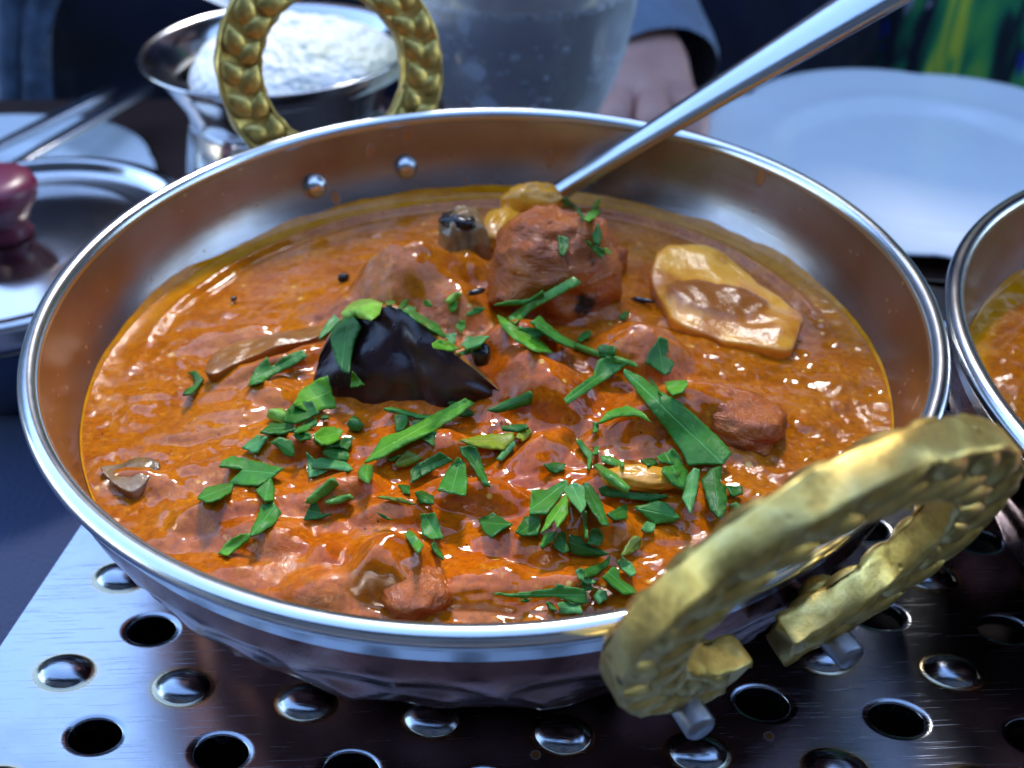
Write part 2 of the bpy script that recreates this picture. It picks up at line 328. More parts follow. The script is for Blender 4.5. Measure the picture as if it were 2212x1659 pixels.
# ================================================================== the balti dish
RIVZ = -.135
IN = [(.957, -.012), (.953, -.04), (.947, -.08), (.938, -.13), (.922, -.17), (.902, -.21), (.868, -.26), (.81, -.32), (.72, -.39), (.58, -.45), (.38, -.485), (.15, -.495), (.0005, -.497)]
OUT = [(.972, -.022), (.969, -.05), (.966, -.075), (.964, -.078), (.962, -.13), (.952, -.19), (.930, -.26), (.885, -.335), (.80, -.41), (.68, -.475), (.54, -.515), (.42, -.528), (.0005, -.528)]
def wall_r(z):
    zs = [p[1] for p in IN][::-1]; rs = [p[0] for p in IN][::-1]; return np.interp(z, zs, rs)
def dense(prof, n):
    P = np.array(prof); d = np.r_[0, np.cumsum(np.hypot(*np.diff(P, axis=0).T))]; t = np.linspace(0, d[-1], n)
    return list(zip(np.interp(t, d, P[:, 0]), np.interp(t, d, P[:, 1])))
def circ_rim(n=20, r=.021):
    return [(.974+r*math.cos(a), 0+r*math.sin(a)-.004) for a in [2*math.pi*k/n for k in range(n)]]
def make_dish(name, center, azs, label, group, curry_seed):
    root = empty(name, center, label=label, cat='dish', group=group)
    V, F = lathe(circ_rim(), 200, close=True); o = mesh('rim', V, F, MAT['rim'], root); fixn(o)
    V, F = lathe(dense(IN, 46), 180); mesh('inner_wall', V, F, MAT['inner'], root)
    top = [p for p in OUT if p[1] >= -.076]; V, F = lathe(dense(top, 8), 180); fixn(mesh('steel_collar', V, F, MAT['rim'], root))
    bot = dense([p for p in OUT if p[1] <= -.077], 70); n = 300; V, F = lathe(bot, n); V = np.array(V)
    az = np.arctan2(V[:, 1], V[:, 0]); rr = np.hypot(V[:, 0], V[:, 1]); z = V[:, 2]
    # hammered facets: shallow round dents in a staggered pattern below the plain band
    dent = np.zeros(len(V)); row = 0; zz = -.20
    while zz > -.53:
        N = 34 if row < 2 else 28
        for k in range(N):
            a0 = 2*math.pi*(k+.5*(row % 2)+.15*math.sin(k*3.7+row))/N
            da = (az-a0+math.pi) % (2*math.pi)-math.pi; d2 = ((da*rr)/.105)**2+((z-zz)/.048)**2
            dent = np.maximum(dent, np.clip(1-d2, 0, 1)**.8)
        zz -= .058; row += 1
    V[:, 0] *= 1-dent*.012/np.maximum(rr, .3); V[:, 1] *= 1-dent*.012/np.maximum(rr, .3); V[:, 2] += dent*.007
    fixn(mesh('copper_shell', V, F, MAT['copper'], root))
    for azd in azs: make_handle(root, math.radians(azd))
    return root
_leafmesh = {}
def make_handle(root, az):
    L = R_(15.5); r0, z0, cc, Ro, Ri, th = 1.012, -.15, .295, (.338 if math.sin(az) > 0 else .322), .212, .046
    rh = np.array([math.cos(az), math.sin(az), 0]); t = np.array([-math.sin(az), math.cos(az), 0]); zh = np.array([0, 0, 1.0])
    wv = math.cos(L)*zh+math.sin(L)*rh; nv = math.cos(L)*rh-math.sin(L)*zh; C0 = rh*r0+zh*z0+wv*cc
    def fr(a, r, off): return C0+r*(math.cos(a)*t+math.sin(a)*wv)+nv*off
    # cross section (radius, offset along normal): rounded bar, slightly hollowed front face with raised borders
    hw = (Ro-Ri)/2; rm = (Ro+Ri)/2
    sec = [(-hw, -.3*th), (-hw, .5*th), (-hw*.96, .62*th), (-hw*.86, .66*th), (-hw*.78, .55*th), (0, .58*th), (hw*.78, .55*th), (hw*.86, .66*th), (hw*.96, .62*th), (hw, .5*th), (hw, -.42*th), (hw*.96, -.56*th), (hw*.86, -.60*th), (hw*.78, -.50*th), (0, -.52*th), (-hw*.78, -.50*th), (-hw*.86, -.60*th), (-hw*.96, -.56*th)]
    n = 150; gap = R_(11); a0 = -math.pi/2+gap; a1 = 1.5*math.pi-gap; V = []; F = []; m = len(sec); prng = random.Random(int(az*100))
    for k in range(n+1):
        a = a0+(a1-a0)*k/n
        for j, (dr, off) in enumerate(sec):
            wob = .0022*math.sin(a*9+j*1.3)+.0016*math.sin(a*23+j)+prng.uniform(-.0008, .0008)
            V.append(fr(a, rm+dr+wob, off+wob*.8))
    for k in range(n):
        for j in range(m): F.append((k*m+j, k*m+(j+1) % m, (k+1)*m+(j+1) % m, (k+1)*m+j))
    F.append(list(range(m))[::-1]); F.append([n*m+j for j in range(m)])
    h = fixn(mesh('handle', V, F, MAT['brass'], root))
    # braided laurel relief: two rows of tear-shaped leaves
    if 'leaf' not in _leafmesh:
        NU, NV = 12, 7; vs = []; fs = []
        for i in range(NU+1):
            s = i/NU; wd = .036*(math.sin(math.pi*min(1, s*1.0)**.75))**.8+.0005; x = (s-.5)*.098
            for j in range(NV):
                q = -1+2*j/(NV-1); vs.append((x*S, q*wd*S, (.024*(1-q*q)**.6*math.sin(math.pi*min(.98, s+.02))**.5)*S))
        for i in range(NU):
            for j in range(NV-1): fs.append((i*NV+j, (i+1)*NV+j, (i+1)*NV+j+1, i*NV+j+1))
        me = bpy.data.meshes.new('relief_leaf'); me.from_pydata(vs, [], fs); me.materials.append(MAT['brass'])
        me.polygons.foreach_set('use_smooth', [True]*len(me.polygons)); _leafmesh['leaf'] = me
    NL = 19
    for face, side in ((1, -1), (1, 1), (-1, -1), (-1, 1)):
        for k in range(NL):
            a = -math.pi/2+R_(17)+(2*math.pi-R_(34))*(k+.5+(.22 if side > 0 else -.05))/NL
            if a > 1.5*math.pi-R_(14): continue
            up = 1 if a < math.pi/2 else -1       # leaves point up to the crown on both sides
            p = fr(a, rm+side*.0255, .56*th if face > 0 else -.50*th)
            tn = -math.sin(a)*t+math.cos(a)*wv; rd = math.cos(a)*t+math.sin(a)*wv
            d = tn*up+rd*side*.62; d /= np.linalg.norm(d); nf = nv*face; e = np.cross(nf, d)
            o = bpy.data.objects.new('relief_leaf', _leafmesh['leaf']); COL.objects.link(o); o.parent = h
            Mx = Matrix.Identity(4); sc = .90+.06*math.sin(k*2.3+side); hz = .50 if face > 0 else .72; ws = .72 if face > 0 else 1.0
            for i in range(3): Mx[i][0] = d[i]*sc; Mx[i][1] = e[i]*sc*ws; Mx[i][2] = nf[i]*hz; Mx[i][3] = p[i]*S
            o.matrix_local = Mx
    # rivets: domed head inside, shank and cut end outside; a cast lug behind the foot
    for s in (-1, 1):
        daz = s*.147/.95; a2 = az+daz; rv = np.array([math.cos(a2), math.sin(a2), 0]); zr = RIVZ
        rw = wall_r(zr)
        tilt = Vector(rv).normalized()
        prof = [(.0005, .035), (.014, .034), (.025, .028), (.033, .016), (.036, .003), (.034, -.004)]
        V, F = lathe(prof, 28); q = Vector((0, 0, 1)).rotation_difference(-tilt); c = rv*(rw-.002)+zh*zr
        V = [tuple(q @ Vector(v)+Vector(c)) for v in V]; fixn(mesh('rivet', V, F, MAT['rivet'], root))
        p0 = rv*.94+zh*(zr); p1 = C0+(-.27*math.cos(R_(32)))*wv+s*t*.147+nv*.065-zh*.035
        V, F = tube([p0, p0*.5+p1*.5, p1*.97+p0*.03, p1], [.026, .026, .026, .022], 18); mesh('bolt', V, F, MAT['bolt'], root)
        lug = C0+(-.27*math.cos(R_(30)))*wv+s*t*.147-nv*.040
        V, F = ball((0, 0, 0), .036, 14, 8, (1, 1, .7)); q2 = Vector((0, 0, 1)).rotation_difference(Vector(nv)); V = [tuple(q2 @ Vector(v)+Vector(lug)) for v in V]
        mesh('lug', V, F, MAT['brass'], root)

dish = make_dish('balti_dish', (0, 0, 0), (113.5, -66.0), 'copper bottomed steel balti dish with two brass ring handles, filled with curry', 'balti dishes on the plate warmer', 0)
dish2 = make_dish('balti_dish', (1.945, -.444, 0), (62, 242), 'second balti dish cut off by the right edge, standing beside the main dish', 'balti dishes on the plate warmer', 1)

# ================================================================== curry in the main dish
def base_level(x, y): return -.192-.045*y
BL = []   # pixel-traced lumps under the sauce: (px, py, height, half length, half width, angle deg, power, z guess)
def blob(px, py, h, a, b, ang=0, p=2.2, zg=None):
    q = at(px, py, (-.17+h*.6) if zg is None else zg); BL.append((q[0], q[1], h, a, b, math.radians(ang), p))
blob(885, 565, .165, .15, .14, 30, 2.8)
blob(960, 640, .09, .15, .09, -20)
blob(760, 640, .05, .14, .06, 10)
blob(1010, 560, .10, .10, .10)
blob(1200, 610, .07, .20, .16)
blob(1120, 740, .10, .12, .09, 20)
blob(1160, 820, .10, .14, .09, -30, 2.8)
blob(1380, 740, .10, .13, .095, -20, 2.8)
blob(1480, 870, .095, .17, .085, 0, 3.4)
blob(1570, 900, .065, .10, .08, -30, 3)
blob(1380, 920, .06, .10, .05)
blob(1360, 1040, .05, .13, .05, -10)
blob(1170, 960, .06, .09, .05, 40)
blob(950, 960, .05, .14, .05, 10)
blob(600, 760, .045, .17, .045, 28, 2.5)
blob(500, 700, .03, .12, .05, 15)
blob(590, 850, .04, .06, .05)
blob(450, 900, .03, .16, .07, 10)
blob(500, 1080, .05, .13, .06, 25)
blob(640, 960, .05, .09, .05)
blob(560, 1150, .045, .10, .05, -20)
blob(730, 1050, .05, .11, .05, 12)
blob(700, 1200, .035, .045, .038)
blob(840, 1230, .085, .085, .065, -12, 4.0)
blob(720, 1270, .05, .10, .06)
blob(1040, 1060, .065, .12, .055, -15)
blob(1120, 1180, .045, .10, .05)
blob(1050, 1260, .055, .13, .055, -8)
blob(1250, 1120, .065, .12, .07)
blob(1250, 1260, .05, .10, .05)
blob(1480, 1080, .04, .11, .05, 10)
blob(1500, 960, .03, .16, .06)
blob(300, 1030, .03, .08, .04, -10)
blob(850, 1100, .045, .10, .05)
blob(450, 1250, .02, .1, .05)
def Hc(x, y):
    x = np.asarray(x, float); y = np.asarray(y, float)
    wx = x+.030*fbm(x*6, y*6, 3); wy = y+.030*fbm(x*6+31, y*6+12, 3)
    r = np.hypot(x, y); h = base_level(x, y)+.030*np.exp(-((wx-.02)**2+(wy+.08)**2)/.20)
    acc = np.zeros_like(x); red = np.zeros_like(x)
    for (bx, by, hh, a, b, an, p) in BL:
        c, s = math.cos(an), math.sin(an); u = ((wx-bx)*c+(wy-by)*s)/a; v = (-(wx-bx)*s+(wy-by)*c)/b
        d = (np.abs(u)**p+np.abs(v)**p)**(1/p)
        e = (hh*np.where(d < 1, (1-np.minimum(d, 1)**2)**1.1, 0)*.62+hh*.36*np.exp(-(d/1.25)**2))*(1.12 if hh > .08 else .95)
        acc = (acc**3+np.clip(e, 0, None)**3)**(1/3)
        red = np.maximum(red, np.exp(-(d/1.4)**2))
    calm = np.clip((r-.55)/.25, 0, 1)*np.clip((y+.15)/.5, 0, 1)      # open smooth sauce at the back
    calm = np.maximum(calm, np.clip((np.hypot(x+.55, (y-.15)*.8)-.0)*-2+1.1, 0, 1)*.6); amp = 1-.80*calm
    h = h+acc+amp*(.022*fbm(x*6, y*8, 3)+.0060*(np.abs(fbm(x*13+5, y*17, 3))*2-.4)+.0020*fbm(x*40, y*44, 3))
    h = h+(.010*np.exp(-((r-.84)/.014)**2)-.007*np.exp(-((r-.81)/.018)**2))*np.clip(y*2.2+.2, 0, 1)
    ctr = np.exp(-(((x-.02)/.62)**2+((y+.42)/.52)**2))
    return h, np.clip(.10+.62*ctr+.25*red*ctr, 0, 1)
def build_curry(name, root, hf, n=430, filmf=None, **kw):
    # polar sheet: even rings, outer edge sits on the wall, then a thin film climbs the wall at the back
    NR = 210; NA = 620; V = []; red = []; film = []
    az = np.linspace(0, 2*np.pi, NA, endpoint=False)
    # radius where the sauce meets the wall
    rw = np.full(NA, .9)
    for _ in range(6): rw = wall_r(base_level(rw*np.cos(az), rw*np.sin(az)) if hf is Hc else np.full(NA, -.2))-.002
    rings = []
    for i in range(NR):
        s = (i/(NR-1))**.62; r = s*rw; x = r*np.cos(az); y = r*np.sin(az); z, rd = hf(x, y)
        k = np.clip((s-.93)/.07, 0, 1)**2; zb = base_level(x, y) if hf is Hc else -.2+0*x
        z = z*(1-k)+(zb+.004)*k; rings.append((x, y, z, rd, 0*x))
    if filmf is not None:
        for j in range(1, 9):
            hgt = filmf(az)*j/8; z = rings[NR-1][2]+hgt; r = wall_r(z)-.0045+.0035*(j/8)+.0012*fbm(az*30, np.full(NA, j*.8), 2)*(1-j/8)
            rings.append((r*np.cos(az), r*np.sin(az), z, rings[NR-1][3]*0, np.full(NA, min(1, .35+j*.3))))
    NN = len(rings)
    for q in rings: V.append(np.stack(q[:3], -1))
    V = np.concatenate(V); red = np.concatenate([q[3] for q in rings]); film = np.concatenate([q[4] for q in rings])
    if filmf is not None:       # the film's tone starts a little inside the sauce edge at the back
        r = np.hypot(V[:, 0], V[:, 1]); yy = V[:, 1]; film = np.maximum(film, np.clip((r-.845)/.02, 0, 1)*np.clip(yy*2.2+.1, 0, 1)*.85)
    F = []
    idx = np.arange(NA); nx = (idx+1) % NA
    for i in range(NN-1): F.append(np.stack([i*NA+idx, i*NA+nx, (i+1)*NA+nx, (i+1)*NA+idx], -1))
    F = np.concatenate(F)
    me = bpy.data.meshes.new(name); me.vertices.add(len(V)); me.vertices.foreach_set('co', (V*S).ravel())
    me.loops.add(F.size); me.loops.foreach_set('vertex_index', F.ravel()); me.polygons.add(len(F))
    me.polygons.foreach_set('loop_start', np.arange(0, F.size, 4)); me.polygons.foreach_set('loop_total', np.full(len(F), 4)); me.update()
    me.polygons.foreach_set('use_smooth', np.ones(len(F), bool)); me.materials.append(MAT['curry'])
    for nm, ar in (('red', red), ('film', film)):
        at_ = me.attributes.new(nm, 'FLOAT', 'POINT'); at_.data.foreach_set('value', ar.astype(np.float32))
    o = bpy.data.objects.new(name, me); COL.objects.link(o); o.location = root; return tag(o, **kw), V, F
def film_h(az):
    c = np.clip(np.sin(az)*1.5+.35, 0, 1)
    return .003+c*(.014+.014*fbm(np.cos(az)*5, np.sin(az)*5, 4))
cur, CV, CF = build_curry('curry', (0, 0, 0), Hc, filmf=film_h, label='thick orange brown masala curry filling the middle dish', cat='curry', group='curries in the balti dishes')
def H2(x, y):
    return -.205+.02*fbm(x*4+3, y*4, 4)+.006*fbm(x*20, y*20, 3)+.012*np.exp(-((np.hypot(x, y)-.8)/.03)**2), np.full_like(x, .12)
cur2, _, _ = build_curry('curry', Vector((1.945, -.444, 0))*S, H2, filmf=lambda az: .012+.01*fbm(np.cos(az)*5, np.sin(az)*5, 3), label='smoother orange curry in the half seen dish on the right', cat='curry', group='curries in the balti dishes')

# ================================================================== chunks standing in the sauce
BV = [(CV, CF)]
def chunk(name, c, rad, mat, label, cat, seed=0, p=2.4, rot=0, amp=.12, fr=3.0, n=(56, 36), attr=None, **kw):
    """superellipsoid lump with noise; c centre, rad radii"""
    V = []; nu, nv = n
    for j in range(nv+1):
        th = math.pi*j/nv
        for i in range(nu):
            a = 2*math.pi*i/nu; d = np.array([math.sin(th)*math.cos(a), math.sin(th)*math.sin(a), math.cos(th)])
            k = (sum(abs(q)**p for q in d))**(-1/p); V.append(d*k)
    V = np.array(V); F = ball((0, 0, 0), 1, nu, nv)[1]
    nz = fbm(V[:, 0]*fr+seed, V[:, 1]*fr+V[:, 2]*fr*1.3+seed*2, 4)+.6*fbm(V[:, 2]*fr*1.7-seed, V[:, 0]*fr*1.3, 3)
    V = V*(1+amp*nz)[:, None]*np.array(rad); cr, sr = math.cos(rot), math.sin(rot)
    x = V[:, 0]*cr-V[:, 1]*sr; y = V[:, 0]*sr+V[:, 1]*cr; V = np.stack([x, y, V[:, 2]], -1)
    root = c; o = mesh(name, V, F, mat, label=label, cat=cat, **kw); o.location = Vector(c)*S
    BV.append((V+np.array(c), np.array(F))); return o, V
c = at(1195, 575, -.06); chunk('chicken_piece', c+np.array([0, .02, -.03]), (.165, .135, .155), MAT['chicken'], 'large browned chicken piece with charred spots, right below the spoon', 'chicken', 3, 2.3, .3, .16, 2.2, (84, 54))
c = at(1000, 525, -.10); chunk('aubergine_chunk', c+np.array([0, .02, -.03]), (.065, .075, .115), MAT['grey_aub'], 'greyish chunk of aubergine with dark skin on top, left of the browned chicken', 'aubergine', 9, 2.8, .2, .15, 2.0)
c = at(990, 478, -.035); chunk('charred_skin', c, (.046, .03, .02), MAT['clove'], 'scrap of charred dark skin on top of the greyish aubergine chunk', 'aubergine skin', 5, 2.5, -.3, .25, 2.4, (24, 14))
c = at(1150, 440, -.11); chunk('paneer_chunk', c, (.085, .045, .055), MAT['yolk'], 'bright yellow orange paneer lump where the spoon enters the curry', 'paneer', 12, 2.4, .1, .2, 2.2, (36, 24))
c = at(1080, 500, -.13); chunk('paneer_chunk', c, (.05, .09, .045), MAT['yolk'], 'yellow paneer lump left of the browned chicken piece', 'paneer', 15, 2.4, -.3, .2, 2.2, (36, 24))
c = at(1325, 560, -.16); chunk('chicken_scrap', c, (.04, .035, .04), MAT['chicken'], 'small brown chicken scrap touching the right of the big chicken piece', 'chicken', 21, 2.3, 0, .2, 2.4, (24, 16))
c = at(1600, 915, -.145); chunk('chicken_piece', c, (.085, .075, .055), MAT['chicken'], 'reddish brown chicken lump in the sauce right of the longest parsley leaf', 'chicken', 25, 3.0, -.5, .18, 2.0, (60, 36))
c = at(900, 1290, -.135); chunk('chicken_piece', c, (.055, .05, .04), MAT['chicken'], 'dark red chicken corner near the front rim', 'chicken', 29, 3.2, .4, .16, 2.0, (48, 28))
c = at(1385, 1035, -.115); chunk('paneer_chunk', c, (.07, .028, .022), MAT['yolk'], 'golden paneer edge among the herbs in front of the longest leaf', 'paneer', 33, 2.6, -.1, .2, 2.2, (36, 20))
# peppercorn like clove, small dark bits
for i, (px, py, z, r, lb) in enumerate([(1040, 765, -.055, (.022, .020, .026), 'round black clove head right of the large aubergine wedge'),
    (742, 600, -.165, (.016, .010, .012), 'black whole spice in the smooth sauce left of the coated lump'),
    (1030, 630, -.08, (.022, .008, .008), 'short black spice sliver between the two lumps at the back'),
    (1390, 648, -.165, (.030, .006, .006), 'thin dark spice sliver left of the pale paneer slab'),
    (505, 645, -.185, (.009, .006, .006), 'tiny black seed in the sauce at the back left'),
    (617, 1168, -.155, (.010, .010, .008), 'small dark seed left of the ring shaped bubble'),
    (1702, 1032, -.175, (.009, .008, .006), 'black speck of spice in the smooth sauce on the right'),
    (1660, 905, -.165, (.011, .008, .008), 'dark red speck beside the reddish chicken lump')]):
    c = at(px, py, z); chunk('clove' if i == 0 else 'spice', c, r, MAT['clove'], lb, 'spice', 40+i, 2.2, -.35 if i in (3,) else .2*i, .2, 2.0, (20, 12))
# pale paneer slab, right
def slab(name, pts, z, th, mat, label, cat, tilt=(0, 0), sauce=None):
    P = [at(x, y, z) for x, y in pts]; c = sum(P)/len(P); Q = [p[:2]-c[:2] for p in P]
    M2 = []
    for i in range(len(Q)):                              # smooth closed outline
        for tt in (0, .25, .5, .75):
            a, b, d, e = Q[i-1], Q[i], Q[(i+1) % len(Q)], Q[(i+2) % len(Q)]
            M2.append(.5*((2*b)+(-a+d)*tt+(2*a-5*b+4*d-e)*tt*tt+(-a+3*b-3*d+e)*tt**3))
    M2 = np.array(M2); M2 = M2*(1+.10*fbm(M2[:, 0]*14+3, M2[:, 1]*14, 3))[:, None]; n = len(M2); V = []; F = []; lv = [(.97, -th), (1.0, -.2*th), (1.0, -.06*th), (.985, -.015*th), (.955, 0)]+[(s, .0) for s in np.linspace(.88, .02, 16)]
    for s, dz in lv:
        for q in M2:
            x, y = q*s; V.append((x, y, dz+tilt[0]*x+tilt[1]*y+.018*float(fbm(x*9+4, y*9, 4))*(dz > -.1*th)))
    for i in range(len(lv)-1):
        for k in range(n): F.append((i*n+k, i*n+(k+1) % n, (i+1)*n+(k+1) % n, (i+1)*n+k))
    F.append([(len(lv)-1)*n+k for k in range(n)])
    V = np.array(V); o = mesh(name, V, F, mat, label=label, cat=cat); o.location = Vector(c)*S
    if sauce:
        sx, sy, sa, sb, an = sauce; q = at(sx, sy, z)-c; dx = V[:, 0]-q[0]; dy = V[:, 1]-q[1]; ca, sn = math.cos(an), math.sin(an)
        d = np.hypot((dx*ca+dy*sn)/sa, (-dx*sn+dy*ca)/sb)+.25*fbm(V[:, 0]*14, V[:, 1]*14, 3); sv = np.clip((1.02-d)/.10, 0, 1)
        k = np.clip(sv, 0, 1); co = np.array([v.co[:] for v in o.data.vertices]); co[:, 2] += .010*S*k; o.data.vertices.foreach_set('co', co.ravel())
        a_ = o.data.attributes.new('sauce', 'FLOAT', 'POINT'); a_.data.foreach_set('value', sv.astype(np.float32))
    BV.append((V+c, np.array([f for f in F if len(f) == 4]))); return fixn(o)
slab('paneer_slab', [(1408, 600), (1425, 545), (1490, 535), (1560, 555), (1640, 608), (1700, 648), (1732, 690), (1722, 735), (1690, 750), (1600, 735), (1520, 715), (1450, 680)], -.146, .07, MAT['paneer'],
     'pale orange oval slab of paneer with a pool of sauce on it, right side of the dish', 'paneer', (.0, .05), (1540, 648, .135, .070, -.38))
slab('aubergine_chip', [(215, 1010), (262, 1000), (300, 985), (345, 1002), (322, 1035), (285, 1065), (245, 1045)], -.155, .03, MAT['grey_aub'], 'flat purplish aubergine chip near the left wall of the dish', 'aubergine', (.02, -.1))
slab('aubergine_strip', [(445, 800), (470, 760), (560, 725), (690, 695), (745, 694), (690, 720), (590, 755), (500, 795), (460, 812)], -.153, .03, MAT['flesh'], 'brown strip of soft aubergine flesh left of the large dark wedge', 'aubergine', (.0, -.05))
# large dark aubergine wedge
def wedge():
    root = empty('aubergine_wedge', at(860, 800, -.12), label='large triangular aubergine wedge with glossy near black skin, centre left of the dish', cat='aubergine')
    c = at(860, 800, -.12)
    bot = [(672, 845), (700, 862), (740, 872), (800, 884), (860, 893), (920, 903), (980, 910), (1040, 900), (1095, 868)]
    rdg = [(690, 770, -.10), (715, 722, -.07), (752, 692, -.035), (800, 672, -.005), (850, 664, .012), (905, 700, .002), (965, 752, -.025), (1030, 802, -.070), (1098, 862, -.125)]
    N = len(bot); V = []; F = []; nt_ = 14
    B = [at(x, y, -.185) for x, y in bot]; Rg = [at(x, y, z) for x, y, z in rdg]
    def cr(P, t):
        t = t*(len(P)-1); i = min(int(t), len(P)-2); f = t-i; a, b, d, e = P[max(i-1, 0)], P[i], P[i+1], P[min(i+2, len(P)-1)]
        return .5*((2*b)+(-a+d)*f+(2*a-5*b+4*d-e)*f*f+(-a+3*b-3*d+e)*f**3)
    ns = 48
    for i in range(ns+1):
        s = i/ns; b = cr(B, s); r = cr(Rg, s)
        for j in range(nt_+1):
            t_ = j/nt_; p = b*(1-t_)+r*t_; nrm = np.array([.05, -.85, .5]); k = math.sin(math.pi*t_)**.8*math.sin(math.pi*min(1, max(0, s)))**.6
            crease = -.022*math.exp(-((s-.52-.12*(1-t_))/.035)**2)*(1-t_*.5)
            p = p+nrm*(.026*k+crease*k+.016*float(fbm(s*8, t_*5, 4))*min(1, 6*t_*(1-t_)+.15)); V.append(p-c)
    m_ = nt_+1
    for i in range(ns):
        for j in range(nt_): F.append((i*m_+j, (i+1)*m_+j, (i+1)*m_+j+1, i*m_+j+1))
    mesh('skin', V, F, MAT['skin_aubergine'], root); BV.append((np.array(V)+c, np.array(F)))
    V2 = []; F2 = []; nk = 10
    for i in range(ns+1):
        s = i/ns; r = cr(Rg, s); wdt = .10*math.sin(math.pi*s)**.7+.004
        for j in range(nk+1):
            q = j/nk; p = r+np.array([.35*wdt*q*(1 if s > .4 else -.1), wdt*q*1.0, .004-.17*q**1.7*(.4+.6*math.sin(math.pi*s))])+np.array([0, 0, .008])*float(fbm(s*9+3, q*3, 3))*min(1, q*4)
            if j == 0: p = r+np.array([0, 0, -.0005])
            V2.append(p-c)
    m_ = nk+1
    for i in range(ns):
        for j in range(nk): F2.append((i*m_+j, (i+1)*m_+j, (i+1)*m_+j+1, i*m_+j+1))
    mesh('flesh', V2, F2, MAT['flesh'], root); BV.append((np.array(V2)+c, np.array(F2)))
wedge()

# ================================================================== serving spoon
def spoon():
    A = at(1197, 420, -.17); B = at(1397, 296, .04); d = (B-A)/np.linalg.norm(B-A)
    root = empty('serving_spoon', A, label='long steel serving spoon resting on the back rim, bowl sunk in the curry', cat='spoon')
    pts = []; wd = []; fl = []
    for s, wv_, f in [(-.30, .13, .12), (-.22, .12, .14), (-.14, .06, .35), (-.06, .034, .7), (0, .031, .75), (.15, .032, .72), (.34, .036, .62), (.6, .045, .50), (.9, .060, .42), (1.3, .078, .34), (1.7, .09, .28), (2.1, .095, .24), (2.35, .09, .24), (2.5, .07, .26), (2.56, .02, .4)]:
        q = d*s; q = q+np.array([0, 0, -.03*max(0, -s)/.3]); pts.append(q); wd.append(wv_); fl.append(f)
    V, F = tube(pts, wd, 28, fl, (-.30, -.50, .8)); o = mesh('spoon_handle', V, F, MAT['spoon'], root)
    md = o.modifiers.new('sub', 'SUBSURF'); md.levels = md.render_levels = 1
    V, F = ball((0, 0, 0), 1, 24, 14, (.15, .105, .03)); q = Vector((1, 0, 0)).rotation_difference(Vector((d[0], d[1], d[2]*.4)).normalized())
    V = [tuple(q @ Vector(v)+Vector(d*-.34)+Vector((0, 0, -.03))) for v in V]; mesh('spoon_bowl', V, F, MAT['spoon'], root)
spoon()

# ================================================================== chopped parsley
HERBS = []  # loose leaves and bare cut stems, one outline each

